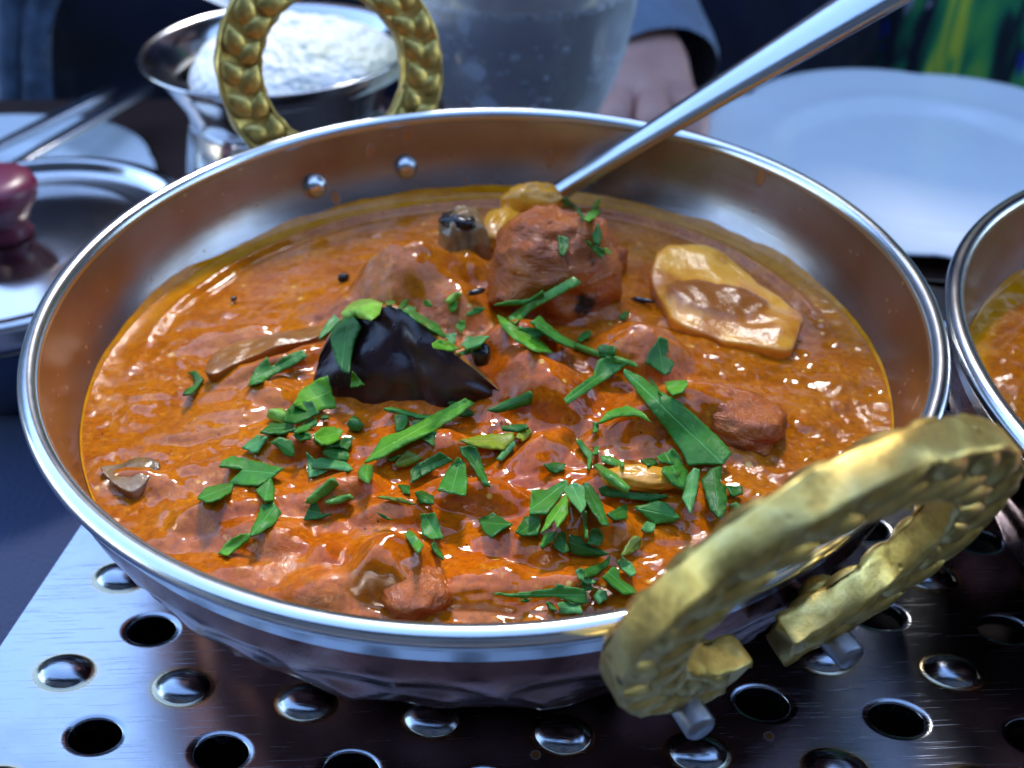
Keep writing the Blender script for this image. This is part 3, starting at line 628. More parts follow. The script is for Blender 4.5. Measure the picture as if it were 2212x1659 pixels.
HERBS += [
('1', [(1270,860),(1320,850),(1380,910),(1340,960),(1290,1010),(1235,1015),(1250,985),(1300,960),(1320,920)], 'd', 'parsley_leaf', 'tiny hooked parsley scrap, farthest left of all the herbs'),
('1', [(1670,960),(1720,840),(1800,750),(1830,820),(1900,760),(2040,705),(2075,750),(2000,800),(1880,860),(1780,920)], 'm', 'parsley_leaf', 'two pointed parsley leaf left of the dark aubergine wedge', dict(curl=.03)),
('6', [(375,530),(400,490),(460,460),(640,500),(805,540),(740,600),(640,660),(530,655),(440,650),(470,610),(540,550)], 'm', 'parsley_leaf', 'broad arrow shaped parsley leaf at the lower left', dict(curl=.03)),
('6', [(230,745),(280,680),(380,650),(470,650),(455,700),(380,750),(290,775)], 'm', 'parsley_leaf', 'oval lobe at the left tip of the arrow shaped parsley leaf'),
('6', [(620,690),(680,640),(720,610),(750,680),(745,760),(680,765)], 'm', 'parsley_leaf', 'small parsley lobe hanging below the arrow shaped leaf'),
('6', [(590,950),(630,880),(660,790),(740,765),(795,840),(740,920),(650,980),(580,1000)], 'm', 'parsley_leaf', 'rounded parsley leaf pointing to the front rim at the lower left', dict(curl=.03)),
('6', [(370,1120),(430,1040),(520,985),(590,980),(580,1020),(500,1080),(440,1130)], 'b', 'parsley_leaf', 'lowest narrow green tip of the parsley chain at the lower left'),
('6', [(950,770),(1020,700),(1150,595),(1180,640),(1100,710),(1000,775)], 's', 'parsley_sprig', 'thick light green stem piece slanting up right, lower left of centre', dict(bulge=.028)),
('6', [(1085,760),(1130,730),(1260,705),(1290,740),(1190,775),(1110,785)], 's', 'parsley_sprig', 'short stem piece lying flat right of the thick slanting one', dict(bulge=.022)),
('6', [(945,890),(1010,735),(1050,800),(1070,850),(1135,845),(1050,880)], 'd', 'parsley_leaf', 'dark triangular parsley piece under the slanting stem'),
('6', [(1310,560),(1330,520),(1415,520),(1410,590),(1380,640),(1320,600)], 's', 'parsley_sprig', 'stubby ribbed stem bit below the long bright strip', dict(bulge=.024)),
('6', [(960,430),(1010,470),(1010,545),(1120,550),(1060,580),(980,610)], 'l', 'parsley_leaf', 'pale angular leaf edge at the left of the layered leaf stack', dict(lift=.006)),
('6', [(1080,410),(1150,400),(1200,380),(1250,450),(1240,490),(1120,480),(1070,440)], 'm', 'parsley_leaf', 'green leaf at the back of the layered leaf stack', dict(lift=.010)),
('6', [(1000,540),(1010,480),(1080,470),(1230,500),(1280,550),(1240,560),(1140,545)], 'l', 'parsley_leaf', 'pale green leaf on top of the layered stack left of centre', dict(lift=.024)),
('6', [(1180,370),(1200,340),(1280,330),(1270,380),(1240,420),(1190,400)], 'd', 'parsley_leaf', 'dark leaf tucked right under the bright crinkled leaf'),
('6', [(1005,345),(1020,300),(1100,300),(1190,350),(1180,395),(1100,400),(1030,380)], 'd', 'parsley_leaf', 'dark leaf edge showing beneath the bright crinkled leaf', dict(lift=.006)),
('6', [(1010,310),(1060,270),(1140,260),(1210,290),(1180,350),(1110,380),(1060,385),(1020,350)], 'b', 'parsley_leaf', 'bright crinkled yellow green leaf left of the long strip', dict(lift=.03,curl=.03)),
('6', [(530,405),(640,315),(705,330),(640,430),(600,440),(560,410)], 'l', 'parsley_leaf', 'pale shiny trapezoid of parsley below the bright folded leaf'),
('6', [(720,360),(780,325),(860,345),(885,410),(880,460),(820,450),(770,390)], 'm', 'parsley_leaf', 'heart shaped parsley piece right of the pale trapezoid'),
('6', [(650,300),(720,240),(870,240),(900,280),(800,310),(700,310)], 'd', 'parsley_leaf', 'dark flat leaf right under the bright folded leaf', dict(lift=.008)),
('6', [(870,310),(960,300),(1000,310),(990,345),(920,355)], 'm', 'parsley_leaf', 'small flat scrap between the bright folded leaf and the crinkled one', dict(lift=.006)),
('6', [(880,300),(960,220),(1030,200),(1040,240),(960,290),(900,305)], 'm', 'parsley_leaf', 'narrow folded parsley piece leaning on the bright folded leaf', dict(lift=.022,curl=.03)),
('4', [(670,830),(700,795),(740,800),(750,825),(700,835)], 'd', 'parsley_leaf', 'tiny dark leaf tip poking out right of the narrow folded piece'),
('4', [(500,570),(640,480),(740,440),(820,730),(700,740),(600,790),(430,700)], 'b', 'parsley_leaf', 'large bright yellow green folded leaf at the lower left of the aubergine', dict(lift=.03,curl=.05)),
('4', [(360,760),(430,690),(600,670),(660,780),(560,830),(460,870),(350,855)], 'd', 'parsley_leaf', 'dark ribbed half of the large bright folded leaf', dict(lift=.05,curl=.03)),
('4', [(185,800),(210,755),(350,750),(400,840),(340,860),(230,830)], 'z', 'parsley_sprig', 'lime green stem end sticking out left of the folded leaf', dict(bulge=.03,lift=.02)),
('4', [(910,870),(960,810),(1000,820),(1065,880),(1020,930),(940,925)], 'd', 'parsley_leaf', 'curled up parsley bud standing between the folded leaf and the strip', dict(bulge=.03,lift=.012)),
('4', [(1340,800),(1450,790),(1470,850),(1420,930),(1360,950)], 'd', 'parsley_leaf', 'dark leaf scrap behind the left half of the long strip'),
('4', [(1500,850),(1640,830),(1560,900),(1510,930)], 'd', 'parsley_leaf', 'dark leaf scrap behind the middle of the long strip'),
('4', [(1820,670),(1900,665),(1940,700),(1860,730)], 'd', 'parsley_leaf', 'dark tip on the aubergine behind the upper end of the strip'),
('4', [(1900,800),(1990,730),(2050,770),(2060,790),(1960,810)], 'd', 'parsley_leaf', 'dark tip in front of the upper end of the long strip'),
('4', [(1240,740),(1330,730),(1520,780),(1690,810),(1560,830),(1420,790),(1280,760)], 'm', 'parsley_leaf', 'thin blade of parsley along the bottom edge of the aubergine', dict(lift=.012,curl=.03)),
('4', [(1590,1010),(1650,960),(1720,940),(1690,1080),(1640,1040)], 'd', 'parsley_leaf', 'pointed dark scrap below the right half of the long strip'),
('4', [(1070,1225),(1180,1080),(1230,1000),(1440,930),(1640,820),(1980,645),(2060,690),(1900,810),(1700,930),(1420,1070),(1250,1170)], 'b', 'parsley_leaf', 'long bright green strip pointing up to the aubergine tip', dict(lift=.035,curl=.02)),
('4', [(1270,1190),(1340,1150),(1400,1150),(1340,1210)], 'm', 'parsley_leaf', 'small green scrap under the lower end of the long strip'),
('4', [(1330,1250),(1380,1160),(1460,1100),(1590,1170),(1520,1230),(1420,1260)], 'o', 'parsley_leaf', 'olive brown wilted leaf piece below the long strip', dict(bulge=.012)),
('4', [(1480,1300),(1560,1220),(1600,1250),(1590,1340),(1550,1370),(1500,1400)], 'd', 'parsley_leaf', 'dark shaded leaf left of the leaf fan near the centre'),
('4', [(1550,1230),(1750,1120),(1870,1200),(1700,1280),(1580,1340)], 'd', 'parsley_leaf', 'wet dark green leaf with straight cut end behind the leaf fan', dict(lift=.02)),
('4', [(1730,1470),(1800,1320),(1910,1170),(1980,1230),(2000,1400),(1980,1520),(1870,1500)], 'm', 'parsley_leaf', 'fan shaped parsley leaf with centre rib near the middle', dict(lift=.02,curl=.03)),
('4', [(1920,1080),(2000,1065),(2080,1090),(2120,1220),(2200,1440),(2140,1420),(2040,1260),(1940,1140)], 'd', 'parsley_leaf', 'long dark tapered leaf right of the leaf fan', dict(lift=.03,curl=.03)),
('4', [(1370,1430),(1480,1440),(1480,1510),(1420,1500)], 'd', 'parsley_leaf', 'sunken dark scrap left of the foot of the leaf fan', dict(lift=.004)),
('4', [(1180,1530),(1230,1515),(1400,1540),(1530,1590),(1480,1595),(1340,1560)], 'o', 'parsley_sprig', 'thin twisted yellow green stem thread below centre left', dict(bulge=.012)),
('4', [(1520,1490),(1580,1480),(1690,1530),(1690,1595),(1570,1590)], 'd', 'parsley_leaf', 'small dark block of leaf in front of the leaf fan'),
('6', [(1730,850),(1830,840),(1885,1010),(1820,1020),(1745,990)], 'm', 'parsley_leaf', 'upright rectangular leaf cut with a crease, front centre', dict(curl=.03)),
('6', [(1625,980),(1650,950),(1750,1070),(1720,1110),(1680,1060)], 's', 'parsley_sprig', 'ribbed stem bit left of the rectangular leaf cut', dict(bulge=.018)),
('6', [(1800,1060),(1820,1040),(1870,1110),(1885,1160),(1840,1130)], 'd', 'parsley_leaf', 'thin dark sliver below the rectangular leaf cut'),
('6', [(1425,830),(1470,840),(1555,890),(1500,880)], 'd', 'parsley_leaf', 'thin dark sliver left of the rectangular leaf cut'),
('4', [(960,390),(1075,510),(950,540)], 'b', 'parsley_leaf', 'small bright triangle of parsley on the aubergine skin'),
('2', [(75,1195),(120,1100),(180,1025),(230,1060),(160,1130)], 'l', 'parsley_leaf', 'pale pointed leaf at the upper left corner of the aubergine', dict(lift=.016)),
('2', [(160,1170),(180,1120),(300,1000),(350,1070),(370,1110),(330,1180),(310,1260),(290,1420),(240,1400),(200,1330)], 'd', 'parsley_leaf', 'dark veined leaf draped down the aubergine skin', dict(lift=.014,curl=.025)),
('2', [(230,1020),(320,930),(430,910),(510,940),(490,1010),(430,1060),(340,1040),(250,1060)], 'z', 'parsley_sprig', 'thick lime green stem knot on top of the aubergine corner', dict(bulge=.045,lift=.012)),
('2', [(530,930),(590,925),(600,945),(540,960)], 'm', 'parsley_leaf', 'faint green speck right of the lime stem knot'),
('2', [(640,990),(680,955),(740,975),(715,1010)], 'l', 'parsley_leaf', 'pale scrap behind the start of the wavy leaf'),
('2', [(610,980),(640,930),(675,910),(680,950),(640,990)], 'd', 'parsley_leaf', 'dark upright tip right of the aubergine apex', dict(lift=.02)),
('2', [(640,990),(730,1000),(810,1050),(880,1080),(940,1170),(920,1180),(860,1140),(760,1080),(700,1040)], 'm', 'parsley_leaf', 'long wavy leaf lying along the upper edge of the aubergine', dict(lift=.03,curl=.03)),
('2', [(930,1160),(1010,1150),(1000,1210),(970,1230),(940,1190)], 'l', 'parsley_leaf', 'pale little leaf at the end of the wavy leaf', dict(lift=.02)),
('2', [(840,1220),(880,1190),(950,1200),(1040,1250),(970,1270),(850,1250)], 'b', 'parsley_leaf', 'bright leaf half left of the black clove head', dict(lift=.014)),
('2', [(1010,1290),(1080,1255),(1180,1240),(1080,1290)], 'd', 'parsley_leaf', 'dark underside edge below the pale leaf by the clove', dict(lift=.012)),
('2', [(1040,1230),(1080,1175),(1230,1170),(1170,1230),(1080,1265)], 'l', 'parsley_leaf', 'pale pointed leaf half lying over the black clove head', dict(lift=.045,curl=.03)),
('2', [(950,960),(1020,920),(1010,990),(970,1010)], 'b', 'parsley_leaf', 'small green scrap under the short lime stem bit'),
('2', [(930,930),(960,890),(1030,860),(1045,890),(960,950)], 'z', 'parsley_sprig', 'short lime stem bit above the middle of the aubergine edge', dict(bulge=.024,lift=.014)),
('2', [(780,930),(820,920),(850,965),(800,965)], 'b', 'parsley_leaf', 'small bright scrap between wavy leaf and short lime stem'),
('2', [(1070,1010),(1130,975),(1205,970),(1180,1000),(1080,1035)], 'm', 'parsley_leaf', 'narrow leaf cut left of the tall slanting stem', dict(lift=.016)),
('2', [(1000,1100),(1030,1060),(1070,1060),(1070,1110),(1040,1150)], 'b', 'parsley_leaf', 'small ragged leaf bit above the black clove head'),
('2', [(1260,950),(1340,925),(1500,910),(1590,850),(1600,890),(1480,940),(1330,950)], 'm', 'parsley_leaf', 'thin leaf ribbon crossing behind the tall slanting stem', dict(lift=.02)),
('2', [(1350,1040),(1500,930),(1800,760),(1850,800),(1720,870),(1550,960),(1400,1080)], 's', 'parsley_sprig', 'tall slanting green stem leaning on the browned chicken piece', dict(bulge=.032,lift=.03,curl=.005)),
('2', [(1420,1100),(1520,1110),(1600,1150),(1540,1190),(1450,1130)], 'l', 'parsley_leaf', 'pale leaf behind the curved green crescent', dict(lift=.02)),
('2', [(1500,1070),(1560,1030),(1620,1090),(1720,1170),(1810,1210),(1790,1250),(1690,1210),(1550,1120)], 'm', 'parsley_leaf', 'crumpled leaf right of the curved green crescent', dict(lift=.03,curl=.03)),
('2', [(1280,1020),(1330,1040),(1450,1130),(1600,1210),(1660,1280),(1540,1270),(1400,1190),(1310,1100)], 'b', 'parsley_leaf', 'thick curved green crescent below the tall slanting stem', dict(lift=.035,bulge=.012)),
('2', [(1820,1190),(1860,1150),(1910,1130),(1915,1160),(1850,1210)], 'm', 'parsley_leaf', 'tiny leaf tip above the long pale stem'),
('2', [(1800,1200),(1960,1260),(2100,1300),(2212,1340),(2240,1375),(2090,1350),(1940,1300),(1800,1250)], 's', 'parsley_sprig', 'long pale stem running right towards the longest leaf', dict(bulge=.024,lift=.02,curl=.005)),
('2', [(1960,1240),(2000,1220),(2090,1240),(2080,1300),(1980,1310)], 'd', 'parsley_leaf', 'square dark leaf on the long pale stem', dict(lift=.035)),
('2', [(1730,1590),(1790,1530),(1930,1430),(1960,1330),(2040,1300),(2170,1350),(2090,1410),(1950,1500),(1830,1580),(1750,1630)], 'm', 'parsley_leaf', 'long ribbed leaf pointing down left from the pale stem', dict(lift=.03,curl=.03)),
('3', [(480,1210),(520,1110),(580,1030),(630,1050),(640,1110),(620,1160),(680,1210),(650,1280),(600,1290),(550,1250)], 'd', 'parsley_leaf', 'notched dark leaf standing right of the pale stem end', dict(lift=.02,curl=.03)),
('5', [(1340,60),(1400,130),(1430,190),(1370,150)], 'd', 'parsley_leaf', 'dark sliver on the upper edge of the longest leaf', dict(lift=.02)),
('5', [(1450,95),(1590,88),(1605,115),(1560,170),(1500,190),(1460,150)], 'b', 'parsley_leaf', 'small flat half round leaf right of the longest leaf', dict(lift=.014)),
('5', [(1165,40),(1170,5),(1290,60),(1400,150),(1530,220),(1700,370),(1800,460),(1895,575),(1840,650),(1600,655),(1560,560),(1460,420),(1330,250)], 'm', 'parsley_leaf', 'longest and largest parsley leaf, with pale veins, right of centre', dict(lift=.035,curl=.02)),
('5', [(1000,375),(1060,300),(1200,255),(1300,300),(1365,370),(1250,320),(1150,325),(1060,355)], 'b', 'parsley_leaf', 'arched leaf left of the longest leaf', dict(lift=.03,curl=.03)),
('5', [(960,370),(1000,370),(1000,430),(965,440)], 'm', 'parsley_leaf', 'tiny scrap below the left end of the arched leaf'),
('5', [(245,280),(340,230),(540,150),(560,180),(550,240),(450,270),(320,300)], 'd', 'parsley_leaf', 'dark leaf touching the right tip of the aubergine', dict(lift=.02,curl=.025)),
('5', [(845,500),(870,480),(930,550),(960,580),(940,690),(920,680),(925,610)], 'm', 'parsley_leaf', 'thin forked leaf in the sauce left of the light ribbed stem', dict(curl=.02)),
('5', [(960,590),(970,540),(1005,530),(1000,580)], 'm', 'parsley_leaf', 'tiny upright scrap touching the thin forked leaf'),
('5', [(1010,590),(1070,590),(1180,640),(1170,670),(1080,650),(1020,630)], 's', 'parsley_sprig', 'green stem bit above the light ribbed stem', dict(bulge=.018)),
('5', [(1280,625),(1370,615),(1400,650),(1330,665)], 'd', 'parsley_leaf', 'small ribbed scrap left of the zigzag leaf'),
('5', [(1390,600),(1500,545),(1540,590),(1570,660),(1600,700),(1570,820),(1500,790),(1420,700),(1430,670),(1520,655),(1420,640)], 'm', 'parsley_leaf', 'zigzag cut leaf under the tip of the longest leaf', dict(lift=.015,curl=.02)),
('5', [(1690,760),(1750,690),(1830,660),(1820,780),(1860,800),(1860,950),(1820,1020),(1750,960)], 'd', 'parsley_leaf', 'dark drooping leaf below the tip of the longest leaf', dict(lift=.022,curl=.03)),
('5', [(1560,880),(1590,740),(1640,680),(1680,690),(1670,800),(1620,990)], 'l', 'parsley_leaf', 'pale dagger shaped leaf pointing to the viewer under the longest leaf', dict(lift=.03,curl=.02)),
('5', [(1860,800),(1965,800),(1970,850),(1900,870)], 'd', 'parsley_leaf', 'rightmost dark leaf corner above the brass handle', dict(lift=.014)),
('5', [(1860,1030),(1890,970),(1950,990),(1940,1020)], 'z', 'parsley_sprig', 'small lime bit nearest the brass handle', dict(bulge=.014)),
('5', [(1880,920),(1920,905),(1970,950),(1950,980),(1900,950)], 'l', 'parsley_leaf', 'pale scrap above the lime bit near the handle', dict(lift=.016)),
('5', [(1000,810),(1040,790),(1160,830),(1280,840),(1460,850),(1470,870),(1350,900),(1200,880),(1020,860)], 'd', 'parsley_leaf', 'dark horizontal blade in front of the golden paneer edge', dict(lift=.012,curl=.015)),
('5', [(965,650),(1000,640),(1120,710),(1215,800),(1190,850),(1100,800),(1000,710)], 's', 'parsley_sprig', 'light ribbed stem piece lying over the dark blade', dict(bulge=.026,lift=.026)),
('5', [(1240,935),(1320,920),(1400,895),(1470,920),(1550,1010),(1510,1040),(1380,1055),(1310,1000)], 'm', 'parsley_leaf', 'broad flat leaf below the dark horizontal blade', dict(lift=.014,curl=.02)),
('5', [(1285,1090),(1320,1040),(1380,1060),(1370,1110),(1310,1115)], 'l', 'parsley_leaf', 'small pale leaf under the broad flat leaf'),
('5', [(1140,1270),(1170,1200),(1230,1130),(1280,1150),(1270,1220),(1200,1260)], 'o', 'parsley_leaf', 'mottled wet leaf right of the big herb cluster'),
('5', [(630,650),(690,640),(775,650),(760,690),(710,715),(660,695)], 'd', 'parsley_leaf', 'small half moon leaf above the big herb cluster'),
('5', [(440,1110),(500,1010),(600,1000),(610,1060),(590,1130),(480,1135)], 'd', 'parsley_leaf', 'dark ruffled leaf at the left foot of the herb cluster', dict(lift=.012)),
('5', [(600,1200),(640,1120),(720,1100),(690,1170),(620,1220)], 'm', 'parsley_leaf', 'narrow leaf at the front left of the herb cluster', dict(lift=.016)),
('5', [(690,1200),(720,1110),(770,1100),(800,1230),(760,1250)], 'd', 'parsley_leaf', 'wet glinting leaf at the front of the herb cluster', dict(lift=.012)),
('5', [(530,990),(545,830),(640,830),(720,790),(780,760),(800,800),(720,900),(650,990)], 'm', 'parsley_leaf', 'square cut dark leaf at the left of the herb cluster', dict(lift=.024,curl=.025)),
('5', [(890,960),(920,960),(930,1150),(905,1150)], 's', 'parsley_sprig', 'thin upright stem inside the herb cluster', dict(bulge=.014,lift=.012)),
('5', [(890,780),(930,775),(1000,870),(1070,1060),(1030,1070),(960,980),(910,900)], 'd', 'parsley_leaf', 'long dark leaf sloping down the right of the herb cluster', dict(lift=.034,curl=.025)),
('5', [(610,1120),(660,1000),(740,900),(790,850),(795,980),(720,1090),(705,1030),(650,1090)], 'b', 'parsley_leaf', 'forked light leaf on top of the herb cluster', dict(lift=.05,curl=.025)),
('5', [(760,820),(830,780),(900,800),(915,930),(880,985),(830,920),(790,870)], 'l', 'parsley_leaf', 'pale notched leaf at the crown of the herb cluster', dict(lift=.055,curl=.025)),
('5', [(1050,990),(1120,950),(1180,920),(1185,1020),(1100,1030)], 'd', 'parsley_leaf', 'dark wedge of leaf right of the herb cluster', dict(lift=.014)),
('5', [(190,1030),(290,980),(420,1060),(330,1110),(280,1150),(230,1110)], 'd', 'parsley_leaf', 'dark leaf with pale rib left of the herb cluster', dict(lift=.014,curl=.02)),
('5', [(795,1120),(870,1130),(910,1180),(1040,1230),(1080,1250),(1000,1270),(860,1265),(805,1240)], 'd', 'parsley_leaf', 'long dark leaf along the front of the herb cluster', dict(lift=.012)),
('5', [(920,1180),(950,1080),(1000,1080),(1035,1140),(1000,1200)], 'd', 'parsley_leaf', 'small dark leaf at the foot of the thin upright stem', dict(lift=.028)),
('5', [(900,1360),(1000,1330),(1080,1270),(1060,1340),(980,1400),(900,1420)], 'd', 'parsley_leaf', 'curved dark sliver in front of the herb cluster'),
('5', [(840,1370),(880,1350),(920,1410),(980,1450),(920,1460),(860,1420)], 'l', 'parsley_leaf', 'glinting pale shred left of the curved dark sliver'),
('5', [(870,1440),(940,1450),(960,1490),(900,1500)], 'd', 'parsley_leaf', 'dark shred just behind the long pale front leaf'),
('5', [(1120,1310),(1160,1280),(1220,1320),(1250,1390),(1220,1410),(1160,1370)], 'l', 'parsley_leaf', 'pale curled scrap at the lower right of the dish', dict(lift=.014,curl=.03)),
('5', [(1020,1410),(1090,1345),(1130,1370),(1140,1430),(1230,1490),(1250,1530),(1160,1530),(1080,1470)], 'm', 'parsley_leaf', 'green leaf close to the left end of the front handle', dict(lift=.014)),
('5', [(960,1540),(1000,1490),(1050,1500),(1060,1560),(1000,1590)], 'l', 'parsley_leaf', 'pale blurry bud next to the front rim', dict(bulge=.02)),
('5', [(470,1560),(540,1560),(520,1580),(480,1580)], 'd', 'parsley_leaf', 'dark speck of leaf under the long pale front leaf'),
('5', [(270,1520),(320,1510),(400,1520),(700,1480),(720,1450),(800,1470),(910,1490),(920,1590),(820,1580),(700,1540),(500,1550),(380,1540)], 'm', 'parsley_leaf', 'long pointed leaf lying parallel to the front rim', dict(lift=.02,curl=.015)),
('5', [(720,1590),(780,1580),(870,1590),(890,1659),(740,1659)], 'l', 'parsley_leaf', 'pale square leaf nearest the front rim', dict(lift=.012)),
('5', [(640,1580),(690,1590),(720,1640),(660,1630)], 'd', 'parsley_leaf', 'dark leaf bit left of the pale square leaf'),
('5', [(440,470),(470,430),(540,410),(555,440),(490,500)], 'y', 'parsley_leaf', 'small yellow square at the right end of the yellow leaf', dict(lift=.016)),
('5', [(60,490),(180,460),(420,440),(430,480),(360,555),(250,545),(150,530)], 'y', 'parsley_leaf', 'yellow pointed leaf in the centre of the dish', dict(lift=.018,curl=.02)),
('5', [(340,400),(420,385),(510,380),(530,410),(450,435),(350,425)], 'd', 'parsley_leaf', 'dark green bar behind the yellow leaf', dict(lift=.02)),
('5', [(310,610),(370,530),(430,490),(440,520),(400,570),(345,625)], 'l', 'parsley_sprig', 'greyish thin stem below the yellow leaf', dict(bulge=.014)),
('2', [(1790,280),(1812,278),(1885,378),(1868,388)], 'd', 'parsley_sprig', 'hair thin stem joining the two rear leaflets', dict(bulge=.007,lift=.02)),
('2', [(1720,240),(1740,225),(1800,280),(1790,300),(1740,290)], 'd', 'parsley_leaf', 'leaflet on the top of the browned chicken piece', dict(lift=.02)),
('2', [(1920,310),(1950,260),(1980,235),(1965,290)], 'b', 'parsley_leaf', 'thin upright tip, farthest back of all the herbs', dict(lift=.03)),
('2', [(1870,380),(1890,340),(1940,310),(1985,320),(1960,350),(1900,400)], 'b', 'parsley_leaf', 'bright rear leaflet on the right shoulder of the chicken piece', dict(lift=.02)),
('2', [(1920,480),(1960,400),(1985,480),(1970,560),(1930,540)], 'd', 'parsley_leaf', 'dark upright leaflet on the right side of the chicken piece', dict(lift=.02)),
('2', [(1870,510),(1930,540),(2000,580),(1980,640),(1930,590)], 'm', 'parsley_leaf', 'drooping leaflet low on the right side of the chicken piece', dict(lift=.02)),
('2', [(1995,575),(2020,565),(2050,600),(2010,610)], 'z', 'parsley_sprig', 'tiny lime tip right of the drooping rear leaflet', dict(lift=.02)),
('2', [(1690,490),(1760,500),(1765,560),(1730,630),(1700,610)], 'd', 'parsley_leaf', 'oblong leaflet in the middle of the browned chicken piece', dict(lift=.014)),
('2', [(2100,1030),(2140,1000),(2170,1010),(2150,1050),(2110,1060)], 'd', 'parsley_leaf', 'tiny lone leaf left of the pale paneer slab'),
]
def build_bvh():
    Vs = []; Fs = []; b = 0
    for v, f in BV: Vs.append(v); Fs += (np.asarray(f)+b).tolist(); b += len(v)
    return BVHTree.FromPolygons(np.concatenate(Vs).tolist(), Fs)
TREE = build_bvh()
TR = {'1': (0, 530.9, .32), '2': (663.6, 353.9, .32), '3': (1238.7, 398.2, .32), '4': (530.9, 707.8, .24), '5': (973.3, 796.3, .32), '6': (353.9, 840.6, .32)}
def seg_d(p, poly):
    a = poly; b = np.roll(poly, -1, 0); ab = b-a; t = np.clip(((p-a)*ab).sum(1)/np.maximum((ab**2).sum(1), 1e-9), 0, 1)
    return np.hypot(*(a+ab*t[:, None]-p).T).min()
def inside(p, poly):
    x, y = p; c = False; j = len(poly)-1
    for i in range(len(poly)):
        xi, yi = poly[i]; xj, yj = poly[j]
        if (yi > y) != (yj > y) and x < (xj-xi)*(y-yi)/(yj-yi)+xi: c = not c
        j = i
    return c
def herb(zone, pts, mat, name, label, lift=.010, bulge=0.0, curl=.02, seed=0):
    ox, oy, k = TR[zone]; P = np.array([(ox+x*k, oy+y*k) for x, y in pts]); hr = random.Random(seed)
    # outline with small teeth
    O = []
    for i in range(len(P)):
        a, b = P[i], P[(i+1) % len(P)]; L = np.hypot(*(b-a)); n = max(1, int(L/7)); nrm = np.array([-(b-a)[1], (b-a)[0]])/max(L, 1e-6)
        for q in range(n):
            t = q/n; amp = 0 if (bulge > .006 or n == 1) else 1.5*math.sin(math.pi*t)*hr.uniform(-1, 1); O.append(a+(b-a)*t+nrm*amp)
    O = np.array(O); c = O.mean(0); D = O-c; ev, U = np.linalg.eigh(D.T @ D); ax = U[:, 1]; ay = U[:, 0]; Lx = max(np.abs(D @ ax).max(), 1); Ly = max(np.abs(D @ ay).max(), 1)
    step = 5.0 if Lx < 45 else 6.5
    pts2 = [Vector(p) for p in O]; x0, y0 = O.min(0); x1, y1 = O.max(0)
    for gx in np.arange(x0, x1, step):
        for gy in np.arange(y0, y1, step):
            p = np.array([gx+hr.uniform(-1, 1), gy+hr.uniform(-1, 1)])
            if inside(p, O) and seg_d(p, O) > step*.45: pts2.append(Vector(p))
    n0 = len(O)
    vv, ee, ff, *_ = geometry.delaunay_2d_cdt(pts2, [(i, (i+1) % n0) for i in range(n0)], [list(range(n0))], 1, 1e-3)
    Q = np.array([v[:] for v in vv]); ff = [f for f in ff if len(f) == 3]
    if not ff: return None
    dep = np.zeros(len(Q)); nr = []
    C = Vector(CAM)
    for i, (x, y) in enumerate(Q):
        d = Vector(ray(x, y)); hit, nn, _, dist = TREE.ray_cast(C, d.normalized())
        if hit is None: dep[i] = np.nan; continue
        dep[i] = dist/d.length; nr.append(nn if nn.dot(d) < 0 else -nn)
    dep[np.isnan(dep)] = np.nanmean(dep)
    A = np.c_[np.ones(len(Q)), (Q-c)/100]; co = np.linalg.lstsq(A, dep, rcond=None)[0]; pl = A @ co; res = dep-pl
    nb = [[] for _ in Q]
    for f in ff:
        for q in range(3): nb[f[q]].append(f[(q+1) % 3]); nb[f[(q+1) % 3]].append(f[q])
    sm = res.copy()
    for _ in range(14): sm = np.array([np.mean([sm[j] for j in nb[i]]) if nb[i] else sm[i] for i in range(len(Q))])*.75+sm*.25
    sh = np.percentile(np.clip(sm-res, 0, None), 70)
    t = np.minimum(pl+sm-sh*.6, dep+.002)
    N = sum(nr, Vector()); N = np.array(N.normalized()) if len(nr) else np.array([0, 0, 1.0])
    base = CAM+np.array([ray(x, y) for x, y in Q])*t[:, None]
    u = ((Q-c) @ ax)/Lx; v = ((Q-c) @ ay)/Ly
    curl = curl*.75; s1, s2 = hr.uniform(.2, 1)*curl, hr.uniform(-.3, .8)*curl
    bend = s1*u*u+s2*(u*.5+.5)**2*.8+curl*.5*np.sin(u*3+hr.uniform(0, 6))*v*.3+curl*.35*(np.abs(v))*(-1 if hr.random() < .4 else 1)
    bend = bend-bend.min()*.6
    de = np.array([0.0 if i < 0 else seg_d(q, O) for i, q in enumerate(Q)])
    if bulge > .006: thk = .002+.62*bulge*np.sqrt(np.clip(de/max(de.max(), 1e-6), 0, 1)*(2-np.clip(de/max(de.max(), 1e-6), 0, 1)))
    else: thk = np.full(len(Q), .0045)+.0*de
    RD = np.array([ray(x, y) for x, y in Q]); cosn = max(.35, abs(float((RD.mean(0)/np.linalg.norm(RD.mean(0))) @ N))); rl = np.linalg.norm(RD, axis=1)
    up_ = (lift*.55+np.maximum(bend, 0))/cosn; B0 = CAM+RD*(t-up_/rl)[:, None]
    top = B0+N*(thk*(.8 if bulge > .006 else 1))[:, None]; botm = B0-N*(thk*.6 if bulge > .006 else 0*thk)[:, None]
    V = np.concatenate([top, botm]); n = len(Q); F = [tuple(f) for f in ff]+[tuple(n+i for i in f[::-1]) for f in ff]
    cnt = {}
    for f in ff:
        for q in range(3): cnt[(f[q], f[(q+1) % 3])] = 1
    for (a, b) in list(cnt):
        if (b, a) not in cnt: F.append((b, a, n+a, n+b))
    cen = V.mean(0)
    o = mesh(name, V-cen, F, LM[mat], label=label, cat='parsley' if 'parsley' in name else 'herb', group='chopped parsley scattered on the curry'); o.location = Vector(cen)*S
    fixn(o)
    uvl = o.data.uv_layers.new(name='UVMap'); UVv = np.concatenate([np.stack([u, v], -1)]*2)
    li = np.zeros(len(o.data.loops), int); o.data.loops.foreach_get('vertex_index', li); uvl.data.foreach_set('uv', UVv[li].ravel())
    return o
